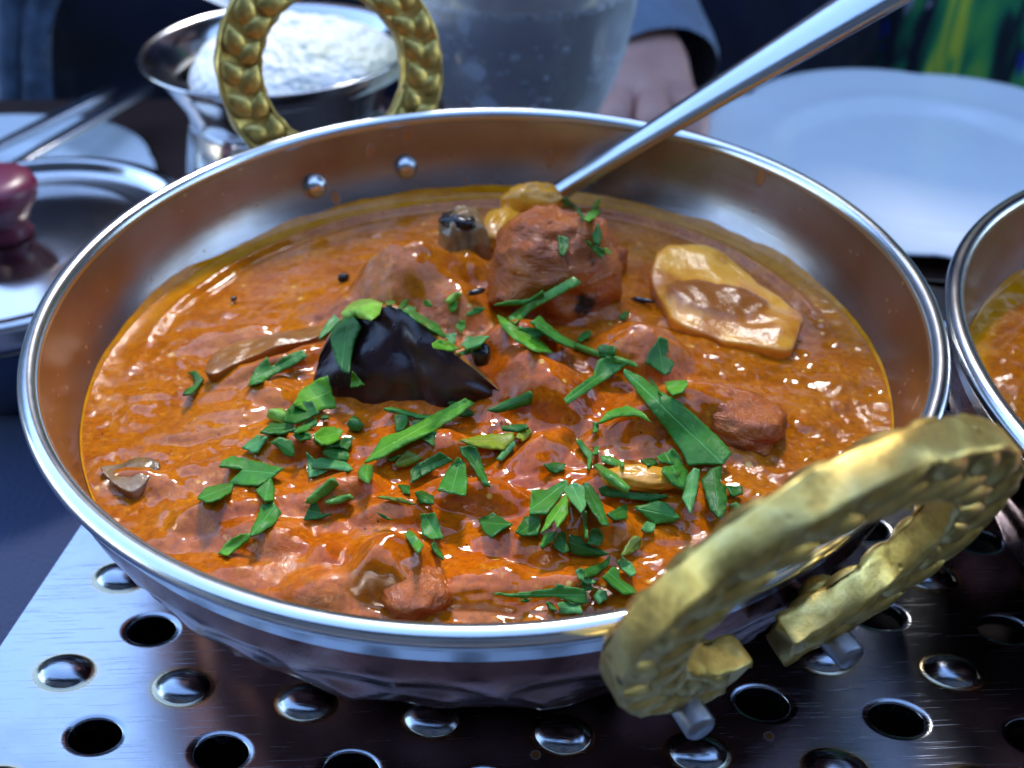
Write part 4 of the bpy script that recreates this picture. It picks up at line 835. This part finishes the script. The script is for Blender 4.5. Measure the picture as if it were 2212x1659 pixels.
for i, h in enumerate(HERBS): herb(*h[:5], **(h[5] if len(h) > 5 else {}), seed=i+1)

# ================================================================== plate warmer
WA = -.182784; WU = np.array([math.cos(WA), math.sin(WA), 0]); WV = np.array([-math.sin(WA), math.cos(WA), 0]); WO = np.array([-.864251, -.343671, -.55]); PITCH = .263747; WZ = -.55
def warmer():
    root = empty('plate_warmer', (0, 0, WZ), label='brushed steel plate warmer with round holes and raised domes, under both dishes', cat='plate warmer')
    q = PITCH/2; P2 = PITCH/2; rh, rd = .054, .056; OV = .70; V = []; F = []; tint = []; n = 32
    def W(c, x, y, z): return WO+c[0]*WU+c[1]*WV+np.array([x*WU[0]+y*WV[0], x*WU[1]+y*WV[1], z])-np.array([0, 0, WZ])
    e0 = at(0, 1400, WZ)-WO; e1 = at(170, 1140, WZ)-WO; xl = float(min(e0@WU, e1@WU)); xl = float((e0@WU+e1@WU)/2); yb = float((at(2030, 600, WZ)-WO)@WV)
    xr = 5.2*PITCH*2.6; yf = -9.5*q
    domes = []
    j0 = int(yf/q)-1; j1 = int(yb/q)+2
    for j in range(j0, j1):
        dome = (j % 2 == 0)
        for i in range(-3, 16):
            cx = (i+(0 if dome else .5))*PITCH; cy = j*q
            if cx < xl-P2 or cx > xr+P2: continue
            solid = (not dome) and cx-rh < xl+.05
            r0 = rd+.012 if dome else rh; b = len(V)
            ringr = [(r0, 0.0, 0)] if dome else [(.0005, 0, 0), (r0, 0, 0)] if solid else [(r0-.002, -.030, 0), (r0, -.006, 0), (r0+.004, .0, 0)]
            if not dome: pass
            lv = []
            for k in range(n):
                a = 2*math.pi*k/n; ca, sa = math.cos(a), math.sin(a); ex = P2/(abs(ca)+abs(sa))
                rr = [(r, z, tt) for r, z, tt in ringr]+[(ringr[-1][0]+.014, 0, .0)]
                for r, z, tt in rr: V.append(W((cx, cy), r*ca, r*sa*OV, z)); tint.append(.5 if (dome and r < r0+.001) else (.0))
                V.append(W((cx, cy), ex*ca, ex*sa, 0)); tint.append(0)
            m_ = len(ringr)+2
            for k in range(n):
                k2 = (k+1) % n
                for s in range(m_-1): F.append((b+k*m_+s, b+k2*m_+s, b+k2*m_+s+1, b+k*m_+s+1))
            if dome: domes.append((cx, cy))
    bm = bmesh.new(); lay = bm.verts.layers.float.new('tint'); vs = [bm.verts.new(v) for v in V]
    for v, tt in zip(vs, tint): v[lay] = tt
    for f in F: bm.faces.new([vs[i] for i in f])
    bmesh.ops.remove_doubles(bm, verts=bm.verts, dist=.0008)
    def cut(x, y, nx, ny):
        p = W((x, y), 0, 0, 0); nn = WU*nx+WV*ny
        bmesh.ops.bisect_plane(bm, geom=bm.verts[:]+bm.edges[:]+bm.faces[:], plane_co=p, plane_no=nn, clear_outer=True)
    cut(xl, 0, -1, 0); cut(0, yb, 0, 1); cut(xr, 0, 1, 0); cut(0, yf, 0, -1)
    bmesh.ops.recalc_face_normals(bm, faces=bm.faces)
    if sum(f.normal.z for f in bm.faces if abs(f.normal.z) > .9) < 0: bmesh.ops.reverse_faces(bm, faces=bm.faces)
    me = bpy.data.meshes.new('top_plate'); bm.to_mesh(me); bm.free()
    co = np.zeros(len(me.vertices)*3); me.vertices.foreach_get('co', co); me.vertices.foreach_set('co', co*S); me.materials.append(MAT['plate_steel'])
    me.polygons.foreach_set('use_smooth', [True]*len(me.polygons))
    o = bpy.data.objects.new('top_plate', me); COL.objects.link(o); o.parent = root
    # pressed domes, each its own piece
    prof = [(.0005, .024), (.014, .0237), (.028, .0212), (.040, .0165), (.049, .0095), (.0545, .003), (.0575, .0005), (.0675, .0)]
    nseg = 36; V, F = lathe(prof, nseg); dm = bpy.data.meshes.new('dome'); dm.from_pydata((np.array(V)*S).tolist(), [], F); dm.materials.append(MAT['plate_steel'])
    dm.polygons.foreach_set('use_smooth', [True]*len(F)); a_ = dm.attributes.new('tint', 'FLOAT', 'POINT')
    a_.data.foreach_set('value', np.array([{7: .75, 6: .55, 5: .2}.get(k % 8, 0.) for k in range(len(V))], np.float32))
    for cx, cy in domes:
        if cx-.08 < xl or cx+.08 > xr or cy+.08 > yb or cy-.08 < yf: continue
        d = bpy.data.objects.new('dome', dm); COL.objects.link(d); d.rotation_euler = (0, 0, WA); d.scale = (1, OV, .9); d.parent = root; p = W((cx, cy), 0, 0, .0004); d.location = Vector(p)*S
    # box: sides with a folded lip, dark inside
    zb = -1.24-WZ
    def box(x0, x1, y0, y1, z0, z1):
        c = [W((x, y), 0, 0, z) for z in (z0, z1) for y in (y0, y1) for x in (x0, x1)]
        return c, [(0, 1, 3, 2), (4, 6, 7, 5), (0, 4, 5, 1), (2, 3, 7, 6), (0, 2, 6, 4), (1, 5, 7, 3)]
    for (x0, x1, y0, y1) in ((xl+.004, xl+.02, yf, yb), (xr-.02, xr-.004, yf, yb), (xl+.021, xr-.021, yb-.02, yb-.004), (xl+.021, xr-.021, yf+.004, yf+.02)):
        V, F = box(x0, x1, y0, y1, zb+.03, -.004); fixn(mesh('side_panel', V, F, MAT['plate_steel'], root, smooth=False))
    V, F = box(xl+.03, xr-.03, yf+.03, yb-.03, zb+.02, zb+.04); fixn(mesh('base_tray', V, F, MAT['dark_steel'], root, smooth=False))
    for sx, sy in ((xl+.1, yf+.1), (xl+.1, yb-.1), (xr-.1, yf+.1), (xr-.1, yb-.1)):
        V, F = tube([W((sx, sy), 0, 0, zb), W((sx, sy), 0, 0, zb+.03)], .05, 14, upv=(0, 1, 0)); mesh('foot', V, F, MAT['dark_steel'], root)
    return xl, yb
warmer()

# ================================================================== table and what stands on it
TZ = -1.245
TA = R_(-2.5)
tb = empty('dining_table', (0, 0, TZ), TA, label='dark brown wooden table under everything', cat='table')
def boxm(x0, x1, y0, y1, z0, z1, bev=0):
    V = [(x, y, z) for z in (z0, z1) for y in (y0, y1) for x in (x0, x1)]
    return V, [(0, 1, 3, 2), (4, 6, 7, 5), (0, 4, 5, 1), (2, 3, 7, 6), (0, 2, 6, 4), (1, 5, 7, 3)]
V, F = boxm(-7, 8, -3.6, 4.22, -.35, 0); o = fixn(mesh('tabletop', V, F, MAT['wood'], tb, smooth=False)); bv = o.modifiers.new('bev', 'BEVEL'); bv.width = .004; bv.segments = 3
for x in (-6.4, 7.4):
    for y in (-3.0, 3.6): V, F = boxm(x-.3, x+.3, y-.3, y+.3, -9.0, -.352); fixn(mesh('leg', V, F, MAT['wood'], tb, smooth=False))
p = at(38, 748, TZ)
V = [(-6.5, -3.3, 0), (-.2, -3.3, 0), (-1.0, 1.30, 0), (p[0]+.25, p[1]+.02, 0), (-6.5, p[1]-.35, 0)]; V = [(a, b, TZ+.012) for a, b, _ in V]+[(a, b, TZ+.028) for a, b, _ in V]
o = fixn(mesh('placemat', V, [(0, 1, 2, 3, 4), (9, 8, 7, 6, 5)]+[(i, (i+1) % 5, 5+(i+1) % 5, 5+i) for i in range(5)], MAT['navy_mat'], smooth=False, label='dark navy cloth placemat left of the warmer', cat='placemat'))

def plate(name, c, r, label, scallop=0.0, phase=0.0):
    prof = [(.0005, .012), (.3, .012), (.52, .012), (.60, .014), (.655, .046), (.68, .062), (.71, .063), (.80, .064), (.90, .078), (.975, .094), (.995, .100), (1.0, .094), (.985, .082), (.90, .062), (.70, .034), (.62, .010), (.58, .0), (.0005, .0)]
    V, F = lathe(dense(prof, 70), 160); V = np.array(V); a = np.arctan2(V[:, 1], V[:, 0]); rr = np.hypot(V[:, 0], V[:, 1])
    k = 1+scallop*np.clip((rr-.7)/.3, 0, 1)*(np.abs(np.cos(a*3+phase))**.6-.6); V[:, 0] *= k; V[:, 1] *= k; V[:, :2] *= r; V[:, 2] *= r
    o = fixn(mesh(name, V, F, MAT['china'], label=label, cat='plate', group='white dinner plates')); o.location = Vector(c)*S; return o
plate('dinner_plate', (2.40, 3.04, TZ+.002), 1.19, 'empty white dinner plate with a wavy edge, right behind the curry dish', .075, .9)
plate('dinner_plate', (-2.72, 2.86, TZ+.002), 1.0, 'white plate at the left edge behind the maroon knob', .03, .3)
# cutlery over the left plate
for i, (a, b, nm) in enumerate([((-60, 345), (262, 186), 'handle of the upper piece of cutlery lying across the left plate'), ((-30, 395), (352, 172), 'handle of the lower piece of cutlery lying across the left plate')]):
    A = at(*a, -1.02); B = at(*b, -.99); pts = [A+(B-A)*t for t in np.linspace(0, 1, 12)]; wd = [.042+.034*t for t in np.linspace(0, 1, 12)]; wd[-1] = .02; wd[-2] = .052
    cen = (A+B)/2; V, F = tube([p_-cen for p_ in pts], wd, 14, .45); o = mesh('knife' if i else 'fork', V, F, MAT['spoon'], label=nm, cat='cutlery', group='cutlery on the left plate'); o.location = Vector(cen)*S
    d = (B-A)/np.linalg.norm(B-A)
    if i:   # blade and prongs continue beyond the frame to the plate
        V, F = tube([A-cen, A-cen-d*.3, A-cen-d*.9-np.array([0, 0, .06]), A-cen-d*1.1-np.array([0, 0, .08])], [.03, .06, .07, .02], 12, .2); mesh('blade', V, F, MAT['spoon'], o)
    else:
        V, F = tube([A-cen, A-cen-d*.3, A-cen-d*.45], [.03, .08, .085], 12, .2); mesh('fork_head', V, F, MAT['spoon'], o)
        sd = np.cross(d, [0, 0, 1]); sd /= np.linalg.norm(sd)
        for k in (-1.5, -.5, .5, 1.5):
            V, F = tube([A-cen-d*.42+sd*k*.045, A-cen-d*.85+sd*k*.042-np.array([0, 0, .05])], [.016, .008], 8, .6); mesh('prong', V, F, MAT['spoon'], o)
# lidded pan with maroon knob at the left edge
LC = at(20, 520, -.70)*np.array([1, 1, 0]); LR = .80
lp = empty('lidded_pan', (LC[0], LC[1], TZ), label='low steel pan with a polished lid and maroon knob at the left edge', cat='pan')
z0 = -.78-TZ
V, F = lathe(dense([(.0005, .0), (.36, .0), (.44, .04), (.58, .3), (.64, z0-.02), (.69, z0+.0), (.70, z0+.015), (.68, z0+.02), (.62, z0-.03), (.42, .08), (.0005, .04)], 50), 110); fixn(mesh('pan', V, F, MAT['pot_steel'], lp))
V, F = lathe(dense([(.70, z0+.10), (.71, z0+.03), (.70, z0+.025), (.67, z0+.10), (.65, z0+.115), (.62, z0+.06), (.52, z0+.05), (.32, z0+.085), (.12, z0+.10), (.0005, z0+.10)], 60), 110); lid = fixn(mesh('lid', V, F, MAT['pot_steel'], lp))
V, F = lathe([(.0005, z0+.10), (.085, z0+.10), (.10, z0+.115), (.085, z0+.14), (.11, z0+.20), (.155, z0+.26), (.165, z0+.30), (.15, z0+.335), (.08, z0+.345), (.0005, z0+.346)], 48); kn = fixn(mesh('knob', V, F, MAT['maroon'], lid))

# steel pot of rice
PC = np.array([-.83, 2.21, 0])
pot = empty('rice_pot', (PC[0], PC[1], TZ), label='small polished steel pot heaped with white rice, behind the brass handle', cat='pot')
h = -.20-TZ
prof = [(.0005, .0), (.30, .0), (.36, .03), (.44, .18), (.475, .36), (.465, .55), (.43, .70), (.405, .78), (.42, .84), (.50, h-.06), (.555, h-.008), (.562, h), (.553, h+.004), (.495, h-.045), (.40, .85), (.39, .78), (.42, .68), (.45, .5), (.455, .36), (.42, .18), (.34, .06), (.0005, .05)]
V, F = lathe(dense(prof, 120), 120); fixn(mesh('pot', V, F, MAT['pot_steel'], pot))
rc = (PC[0]+.02, PC[1]-.01, -.27); V = []; F = []; NRr, NAr = 40, 90
for i in range(NRr):
    s = i/(NRr-1)
    for k in range(NAr):
        a = 2*math.pi*k/NAr; r = .455*s*(1+.05*math.sin(a*3+1)); x = r*math.cos(a)+.04; y = r*math.sin(a)
        z = .135*(1-s**2.6)+(.04*float(fbm(x*7, y*7, 3))+.012*float(fbm(x*26, y*26, 2)))*(1-s**6); z -= .06*max(0, s-.9)*10*.5; V.append((x, y, z))
for i in range(NRr-1):
    for k in range(NAr): F.append((i*NAr+k, i*NAr+(k+1) % NAr, (i+1)*NAr+(k+1) % NAr, (i+1)*NAr+k))
heap = mesh('rice', V, F, MAT['rice'], label='heap of white boiled rice with yellow grains in the steel pot', cat='rice', kind='stuff')
heap.location = Vector(rc)*S
A = np.array([PC[0]-.08, PC[1]+.10, -.13]); B = at(380, -60, .38)
cen = A; pts = [(A+(B-A)*t)-cen for t in (-.12, -.05, .0, .1, .3, .5, .75, 1.0)]; o = empty('rice_spoon', A, label='steel spoon stuck in the rice, its handle rising to the upper left', cat='spoon')
V, F = tube(pts, [.10, .09, .05, .03, .035, .05, .07, .06], 18, [.2, .25, .4, .5, .45, .35, .3, .3]); mesh('spoon_handle', V, F, MAT['spoon'], o)

# goblet of sparkling water
GC = np.array([.20, 2.62, 0])
gl = empty('water_glass', (GC[0], GC[1], TZ), label='round glass of sparkling water with bubbles, behind the dish', cat='glass')
def gprof(off):
    zc = .80
    return [(r-off, z) for r, z in [(.12, .34), (.20, .37), (.28, .45), (.355, .57), (.420, .72), (.470, .88), (.500, 1.06), (.50, 1.2), (.475, 1.38), (.44, 1.6)]]
out = [(.0005, .0), (.34, .0), (.36, .008), (.34, .02), (.10, .04), (.035, .08), (.03, .20), (.05, .28)]+gprof(0)
inn = [(r, z+(.0 if i else .012)) for i, (r, z) in enumerate(gprof(.014))][::-1]+[(.08, .335), (.0005, .33)]
prof = dense(out, 60)+[(.418, 1.606), (.410, 1.606)]+dense(inn, 50)
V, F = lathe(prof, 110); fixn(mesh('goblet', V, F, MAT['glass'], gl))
wz = 1.165
wp = [(.0005, .332), (.08, .337)]+[(r-.0125, z) for r, z in gprof(0) if z < wz]; wp = [(r, z) if z > .4 or r < .1 else (r, z+.008) for r, z in wp]
wt = wp[-1]; V, F = lathe(dense(wp+[(.485, wz)], 50)+dense([(.484, wz+.002), (.47, wz-.010), (.2, wz-.012), (.0005, wz-.012)], 14), 110)
water = fixn(mesh('sparkling_water', V, F, MAT['water'], label='clear sparkling water filling the round glass', cat='water')); water.location = Vector((GC[0], GC[1], TZ))*S
gr = random.Random(4)
bub = ball((0, 0, 0), 1, 10, 7); me0 = None
for k in range(110):
    if k < 84: a = R_(gr.uniform(200, 340))
    else: a = R_(gr.uniform(0, 360))
    z = gr.uniform(.42, 1.05); zs = [p[1] for p in gprof(.020)]; rs = [p[0] for p in gprof(.020)]; r = np.interp(z, zs, rs)-.004; rad = gr.choice([.007, .010, .013, .016])
    if me0 is None:
        me0 = bpy.data.meshes.new('bubble'); me0.from_pydata((np.array(bub[0])*S).tolist(), [], bub[1]); me0.materials.append(MAT['bubble']); me0.polygons.foreach_set('use_smooth', [True]*len(bub[1]))
    o = bpy.data.objects.new('bubble', me0); COL.objects.link(o); o.parent = water; o.scale = (rad,)*3; o.location = Vector((r*math.cos(a), r*math.sin(a), z))*S
V = []; F = []
for k in range(220):
    a = gr.uniform(0, 6.283); rad = gr.uniform(.004, .010); bV, bF = ball((.472*math.cos(a)+gr.uniform(-.004, .004), .472*math.sin(a), wz-.016+gr.uniform(-.008, .004)), rad, 6, 4); b = len(V); V += bV; F += [[i+b for i in f] for f in bF]
mesh('froth', V, F, MAT['bubble'], water, kind='stuff')

# ================================================================== people beyond the table (seen blurred at the top edge)
def skin_obj(name, nodes, edges, mat, parent, sub=1, extra=None):
    me = bpy.data.meshes.new(name); me.from_pydata([tuple(c*S for c in p) for p, r in nodes], edges, []); o = bpy.data.objects.new(name, me); COL.objects.link(o); o.parent = parent
    md = o.modifiers.new('skin', 'SKIN'); md.use_smooth_shade = True
    for i, (p, r) in enumerate(nodes):
        sv = me.skin_vertices[0].data[i]; rr = r if isinstance(r, tuple) else (r, r); sv.radius = (rr[0]*S, rr[1]*S); sv.use_root = (i == 0)
    sd = o.modifiers.new('sub', 'SUBSURF'); sd.levels = sd.render_levels = sub; me.materials.append(mat); return o
def hd_(h, s): return (h or {}).get(s)
def densify(nodes, edges, step=.75):
    nodes = list(nodes); out = []
    for a, b in edges:
        pa, ra = nodes[a]; pb, rb = nodes[b]; ra = ra if isinstance(ra, tuple) else (ra, ra); rb = rb if isinstance(rb, tuple) else (rb, rb)
        L = (Vector(pb)-Vector(pa)).length; n = max(1, int(L/step)); last = a
        for k in range(1, n):
            t = k/n; nodes.append((tuple(Vector(pa).lerp(Vector(pb), t)), (ra[0]*(1-t)+rb[0]*t, ra[1]*(1-t)+rb[1]*t))); out.append((last, len(nodes)-1)); last = len(nodes)-1
        out.append((last, b))
    return nodes, out
def person(loc, rz, label, top, hands=None, hair=True, sleeve=None):
    root = empty('person', loc, rz, label=label, cat='person'); root.scale = (PSC,)*3
    Rz = Matrix.Rotation(-rz, 3, 'Z')
    # frame: person faces -y, seat height z=0 is the pelvis (about 8 cm below the table top)
    nodes = [((0, 0, 0), (1.6, 1.15)), ((0, -.1, 1.8), (1.45, 1.05)), ((0, -.05, 3.8), (1.55, 1.05)), ((0, 0, 5.0), (1.35, .8)), ((0, 0, 5.85), (.62, .6)), ((0, -.15, 6.7), (.68, .72)),
             ((0, -.25, 7.5), (.85, 1.0)), ((0, -.2, 8.5), (.95, 1.15)), ((0, -.15, 9.2), (.7, .85))]
    edges = [(i, i+1) for i in range(8)]
    def add(p, r, a): nodes.append((p, r)); edges.append((a, len(nodes)-1)); return len(nodes)-1
    arms = {}
    for s in (-1, 1):
        k = add((s*1.75, 0, 4.95), .62, 3); hd = (hands or {}).get(s)
        el = (s*2.35, .3, 1.9); wr = (s*1.2, -1.7, .45)
        if hd: el, wr = hd['elbow'], hd['wrist']
        k2 = add(el, .55, k); k3 = add(wr, (.26, .22) if hd else (.34, .30), k2)
        arms[s] = (k, k2, k3, el, wr)
        tp = hd['tip'] if hd else (s*.9, -3.0, .40)
        d = (Vector(tp)-Vector(wr)).normalized(); cq = .55 if hd else 1.0; pm = Vector(wr)+d*(.40 if hd else .55)
        k4 = add(tuple(pm), (.32, .17) if hd else (.42, .20), k3); side = d.cross(Vector((0, 0, 1))).normalized(); upv = side.cross(d)
        for f, (o_, ln) in enumerate([(-.33, .80), (-.11, .95), (.11, .90), (.33, .70)]):
            ln *= cq; b0 = pm+d*(.30 if hd else .42)+side*o_*(.85 if hd else 1); q = add(tuple(b0), .115, k4); b1 = b0+d*ln*.42+upv*(.10 if hd else .04); q = add(tuple(b1), .10, q); b2 = b1+d*ln*.30-upv*(.26 if hd else .16); q = add(tuple(b2), .09, q); b3 = b2+d*ln*.16-upv*.20; q = add(tuple(b3), .08, q)
        sg = -s; t0 = pm-d*.25+side*.34*sg; q = add(tuple(t0), .13, k4); t1 = t0+d*.35+side*.25*sg-upv*.05; q = add(tuple(t1), .105, q); q = add(tuple(t1+d*.33+side*.02*sg-upv*.05), .09, q)
    for s in (-1, 1):
        k = add((s*.8, -.4, -.3), .85, 0); k = add((s*1.1, -4.2, -.1), .65, k); k = add((s*1.1, -4.4, -4.6), .4, k); k = add((s*1.1, -5.6, -5.4), (.4, .28), k)
    body = skin_obj('body', nodes, edges, MAT['skin'], root, 2)
    # jacket over torso and arms, trousers over legs
    g = 1.10; jn = [((0, 0, -.4), (2.0, 1.6)), ((0, -.1, 1.8), (1.9, 1.5)), ((0, -.05, 3.8), (2.0, 1.5)), ((0, 0, 5.0), (1.8, 1.25)), ((0, 0, 5.75), (.95, .85))]; je = [(0, 1), (1, 2), (2, 3), (3, 4)]
    for s in (-1, 1):
        k, k2, k3, el, wr = arms[s]; wv_ = Vector(wr)*.93+Vector(el)*.07
        jn.append(((s*1.8, 0, 4.95), 1.0)); je.append((3, len(jn)-1)); jn.append((el, .72)); je.append((len(jn)-2, len(jn)-1)); jn.append((tuple(wv_), .46)); je.append((len(jn)-2, len(jn)-1)); jn.append((tuple(Vector(wr)*.985+Vector(el)*.015), .47)); je.append((len(jn)-2, len(jn)-1))
        if sleeve and hd_(hands, s):
            a = Vector(wr); b = Vector(el); V, F = tube([a-(b-a)*.20, a-(b-a)*.12, a+(b-a)*.10, a+(b-a)*.24], [.38, .42, .46, .50], 20, .8, (0, .3, 1), caps=False)
            fixn(mesh('cuff', V, F, MAT[sleeve], root))
    jn, je = densify(jn, je, .9); skin_obj('top', jn, je, MAT[top], root, 1)
    skin_obj('trousers', [((0, -.1, -.55), (2.15, 1.55)), ((-1.05, -.6, -.35), 1.12), ((-1.1, -4.2, -.1), .85), ((-1.1, -4.4, -4.6), .6), ((1.05, -.6, -.35), 1.12), ((1.1, -4.2, -.1), .85), ((1.1, -4.4, -4.6), .6)],
             [(0, 1), (1, 2), (2, 3), (0, 4), (4, 5), (5, 6)], MAT['black'], root, 1)
    # hair cap, face parts
    V, F = ball((0, .05, 8.55), 1, 28, 18, (1.12, 1.28, 1.15)); fixn(mesh('hair', [v for v in V], [f for f in F if not all(V[i][1] < -.35 and V[i][2] < 9.0 for i in f)], MAT['hair'], root))
    for s in (-1, 1):
        V, F = ball((s*.36, -1.16, 8.15), .12, 10, 8, (1.3, .6, .7)); ey = mesh('eye', V, F, MAT['china'], root); V, F = ball((s*.36, -1.22, 8.15), .065, 8, 6, (1, .5, 1)); mesh('iris', V, F, MAT['clove'], ey); V, F = ball((s*.38, -1.14, 8.42), .2, 8, 6, (1, .3, .2)); mesh('eyebrow', V, F, MAT['hair'], root)
        V, F = ball((s*.95, -.1, 8.0), .3, 10, 8, (.35, .7, 1.1)); mesh('ear', V, F, MAT['skin'], root)
    V, F = ball((0, -1.38, 7.85), .2, 10, 8, (.8, 1, 1.6)); mesh('nose', V, F, MAT['skin'], root)
    V, F = ball((0, -1.22, 7.35), .3, 12, 8, (1, .5, .28)); mesh('mouth', V, F, MAT['maroon'], root)
    return root
PZ = TZ-2.9; PSC = 1.15
def aty(px, py, y):
    d = ray(px, py); return CAM+d*((y-CAM[1])/d[1])
person((-2.7, 6.45, PZ), 0, 'person in a dark navy jacket sitting beyond the table on the left', 'navy')
wx, wy = float(at(1370, 130, -1.02)[0]), float(at(1370, 130, -1.02)[1])
pm_loc = np.array([1.5, 6.65, PZ])
def rel(p): return tuple((np.array(p)-pm_loc)/PSC)
tipw = at(1372, 208, TZ+.13); wrw = np.array([tipw[0]+.10, tipw[1]+.60, TZ+.17])
person(tuple(pm_loc), 0, 'person in dark blue with a grey cuff, fingers resting on the table behind the glass', 'navy2',
       hands={-1: dict(elbow=rel(wrw+np.array([-.35, 1.35, .30])), wrist=rel(wrw), tip=rel(tipw))}, sleeve='grey')
pd = person((4.7, 6.2, PZ), 0, 'person in a dress printed with green, yellow and blue strokes at the right', 'dress')
# scarf of washed denim hanging in front of the left person
V = []; F = []
for i in range(12):
    pl, pr = aty(8, -160+i*46, 4.72-.01*i), aty(128-i*2.2, -160+i*46, 4.72-.01*i)
    for j in range(9): q = pl+(pr-pl)*j/8; V.append((q[0]+.02*math.sin(i*.9), q[1]+.035*math.sin(j*1.7+i*.3), q[2]))
for j in range(8):
    for i in range(11): F.append((i*9+j, i*9+j+1, (i+1)*9+j+1, (i+1)*9+j))
sc = mesh('scarf', V, F, MAT['denim'], label='mottled grey blue scarf hanging down in front of the person on the left', cat='scarf'); so_ = sc.modifiers.new('th', 'SOLIDIFY'); so_.thickness = .006

# ================================================================== street around
V, F = boxm(-600, 600, -600, 600, -10.4, -10.3); fixn(mesh('paving', V, F, MAT['paving'], smooth=False, kind='structure'))
def facade(name, y, x0, x1, hgt, label):
    rt = empty(name, ((x0+x1)/2, y, -10.3), label=label, cat='added_building'); w2 = (x1-x0)/2; sgn = 1 if y > 0 else -1
    V, F = boxm(-w2, w2, 0 if sgn > 0 else -3, 3 if sgn > 0 else 0, 0, hgt); fixn(mesh('wall', V, F, MAT['wall'], rt, smooth=False))
    for i in range(int(w2*2//26)):
        for j in range(int(hgt//34)):
            x = -w2+13+i*26; z = 12+j*34; yy = -sgn*.25
            V, F = boxm(x-6, x+6, min(yy, yy*2), max(yy, yy*2), z, z+18); wn = fixn(mesh('window', V, F, MAT['grey'], rt, smooth=False))
            V, F = boxm(x-5.2, x+5.2, min(yy*2.02, yy*2.4), max(yy*2.02, yy*2.4), z+.8, z+17.2); fixn(mesh('pane', V, F, MAT['pane'], wn, smooth=False))
    return rt
bd = facade('added_building', 70, -160, 160, 66, 'dark rendered facade across the street, added unseen to darken the reflected horizon')  # unseen wall added to give metal and sauce a dark horizon
rf = facade('added_building', -34, -120, 120, 60, 'dark facade added behind the viewer, unseen, darkening near reflections')  # unseen wall added behind the camera to darken reflections on near sides
V, F = boxm(-70, 70, .3, 12, 43.5, 43.8); fixn(mesh('added_awning', V, F, MAT['canvas'], rf, smooth=False))  # flat roof strip added out of view to hold back sky

# square canopy added out of view to keep sky out of reflections
pa = empty('added_parasol', (26.2, 22, -10.3), label='added square navy canopy beyond the people, unseen, blocking sky reflections', cat='added_parasol')
hx, hy, zt, ze = 21, 19, 36, 31
V = [(0, 0, zt)]; F = []; n = 24
ring = [(hx*(-1+2*i/n), -hy, ze) for i in range(n)]+[(hx, hy*(-1+2*i/n), ze) for i in range(n)]+[(hx*(1-2*i/n), hy, ze) for i in range(n)]+[(-hx, hy*(1-2*i/n), ze) for i in range(n)]
m = len(ring)
for t in (.33, .66, 1.0): V += [(x*t, y*t, zt+(z-zt)*t-.6*math.sin(math.pi*t)) for x, y, z in ring]
V += [(x, y, z-1.6+.15*math.sin(i*.8)) for i, (x, y, z) in enumerate(ring)]
for i in range(m): F.append((0, 1+i, 1+(i+1) % m))
for k in range(3):
    for i in range(m): F.append((1+k*m+i, 1+(k+1)*m+i, 1+(k+1)*m+(i+1) % m, 1+k*m+(i+1) % m))
o = mesh('canopy', V, F, MAT['canvas'], pa); md = o.modifiers.new('th', 'SOLIDIFY'); md.thickness = .004
V, F = tube([(0, 0, 0), (0, 0, zt+.8)], .35, 20, upv=(0, 1, 0)); mesh('pole', V, F, MAT['dark_steel'], pa)
V, F = tube([(0, 0, 0), (0, 0, .8)], 3.2, 32, upv=(0, 1, 0)); mesh('base', V, F, MAT['dark_steel'], pa)
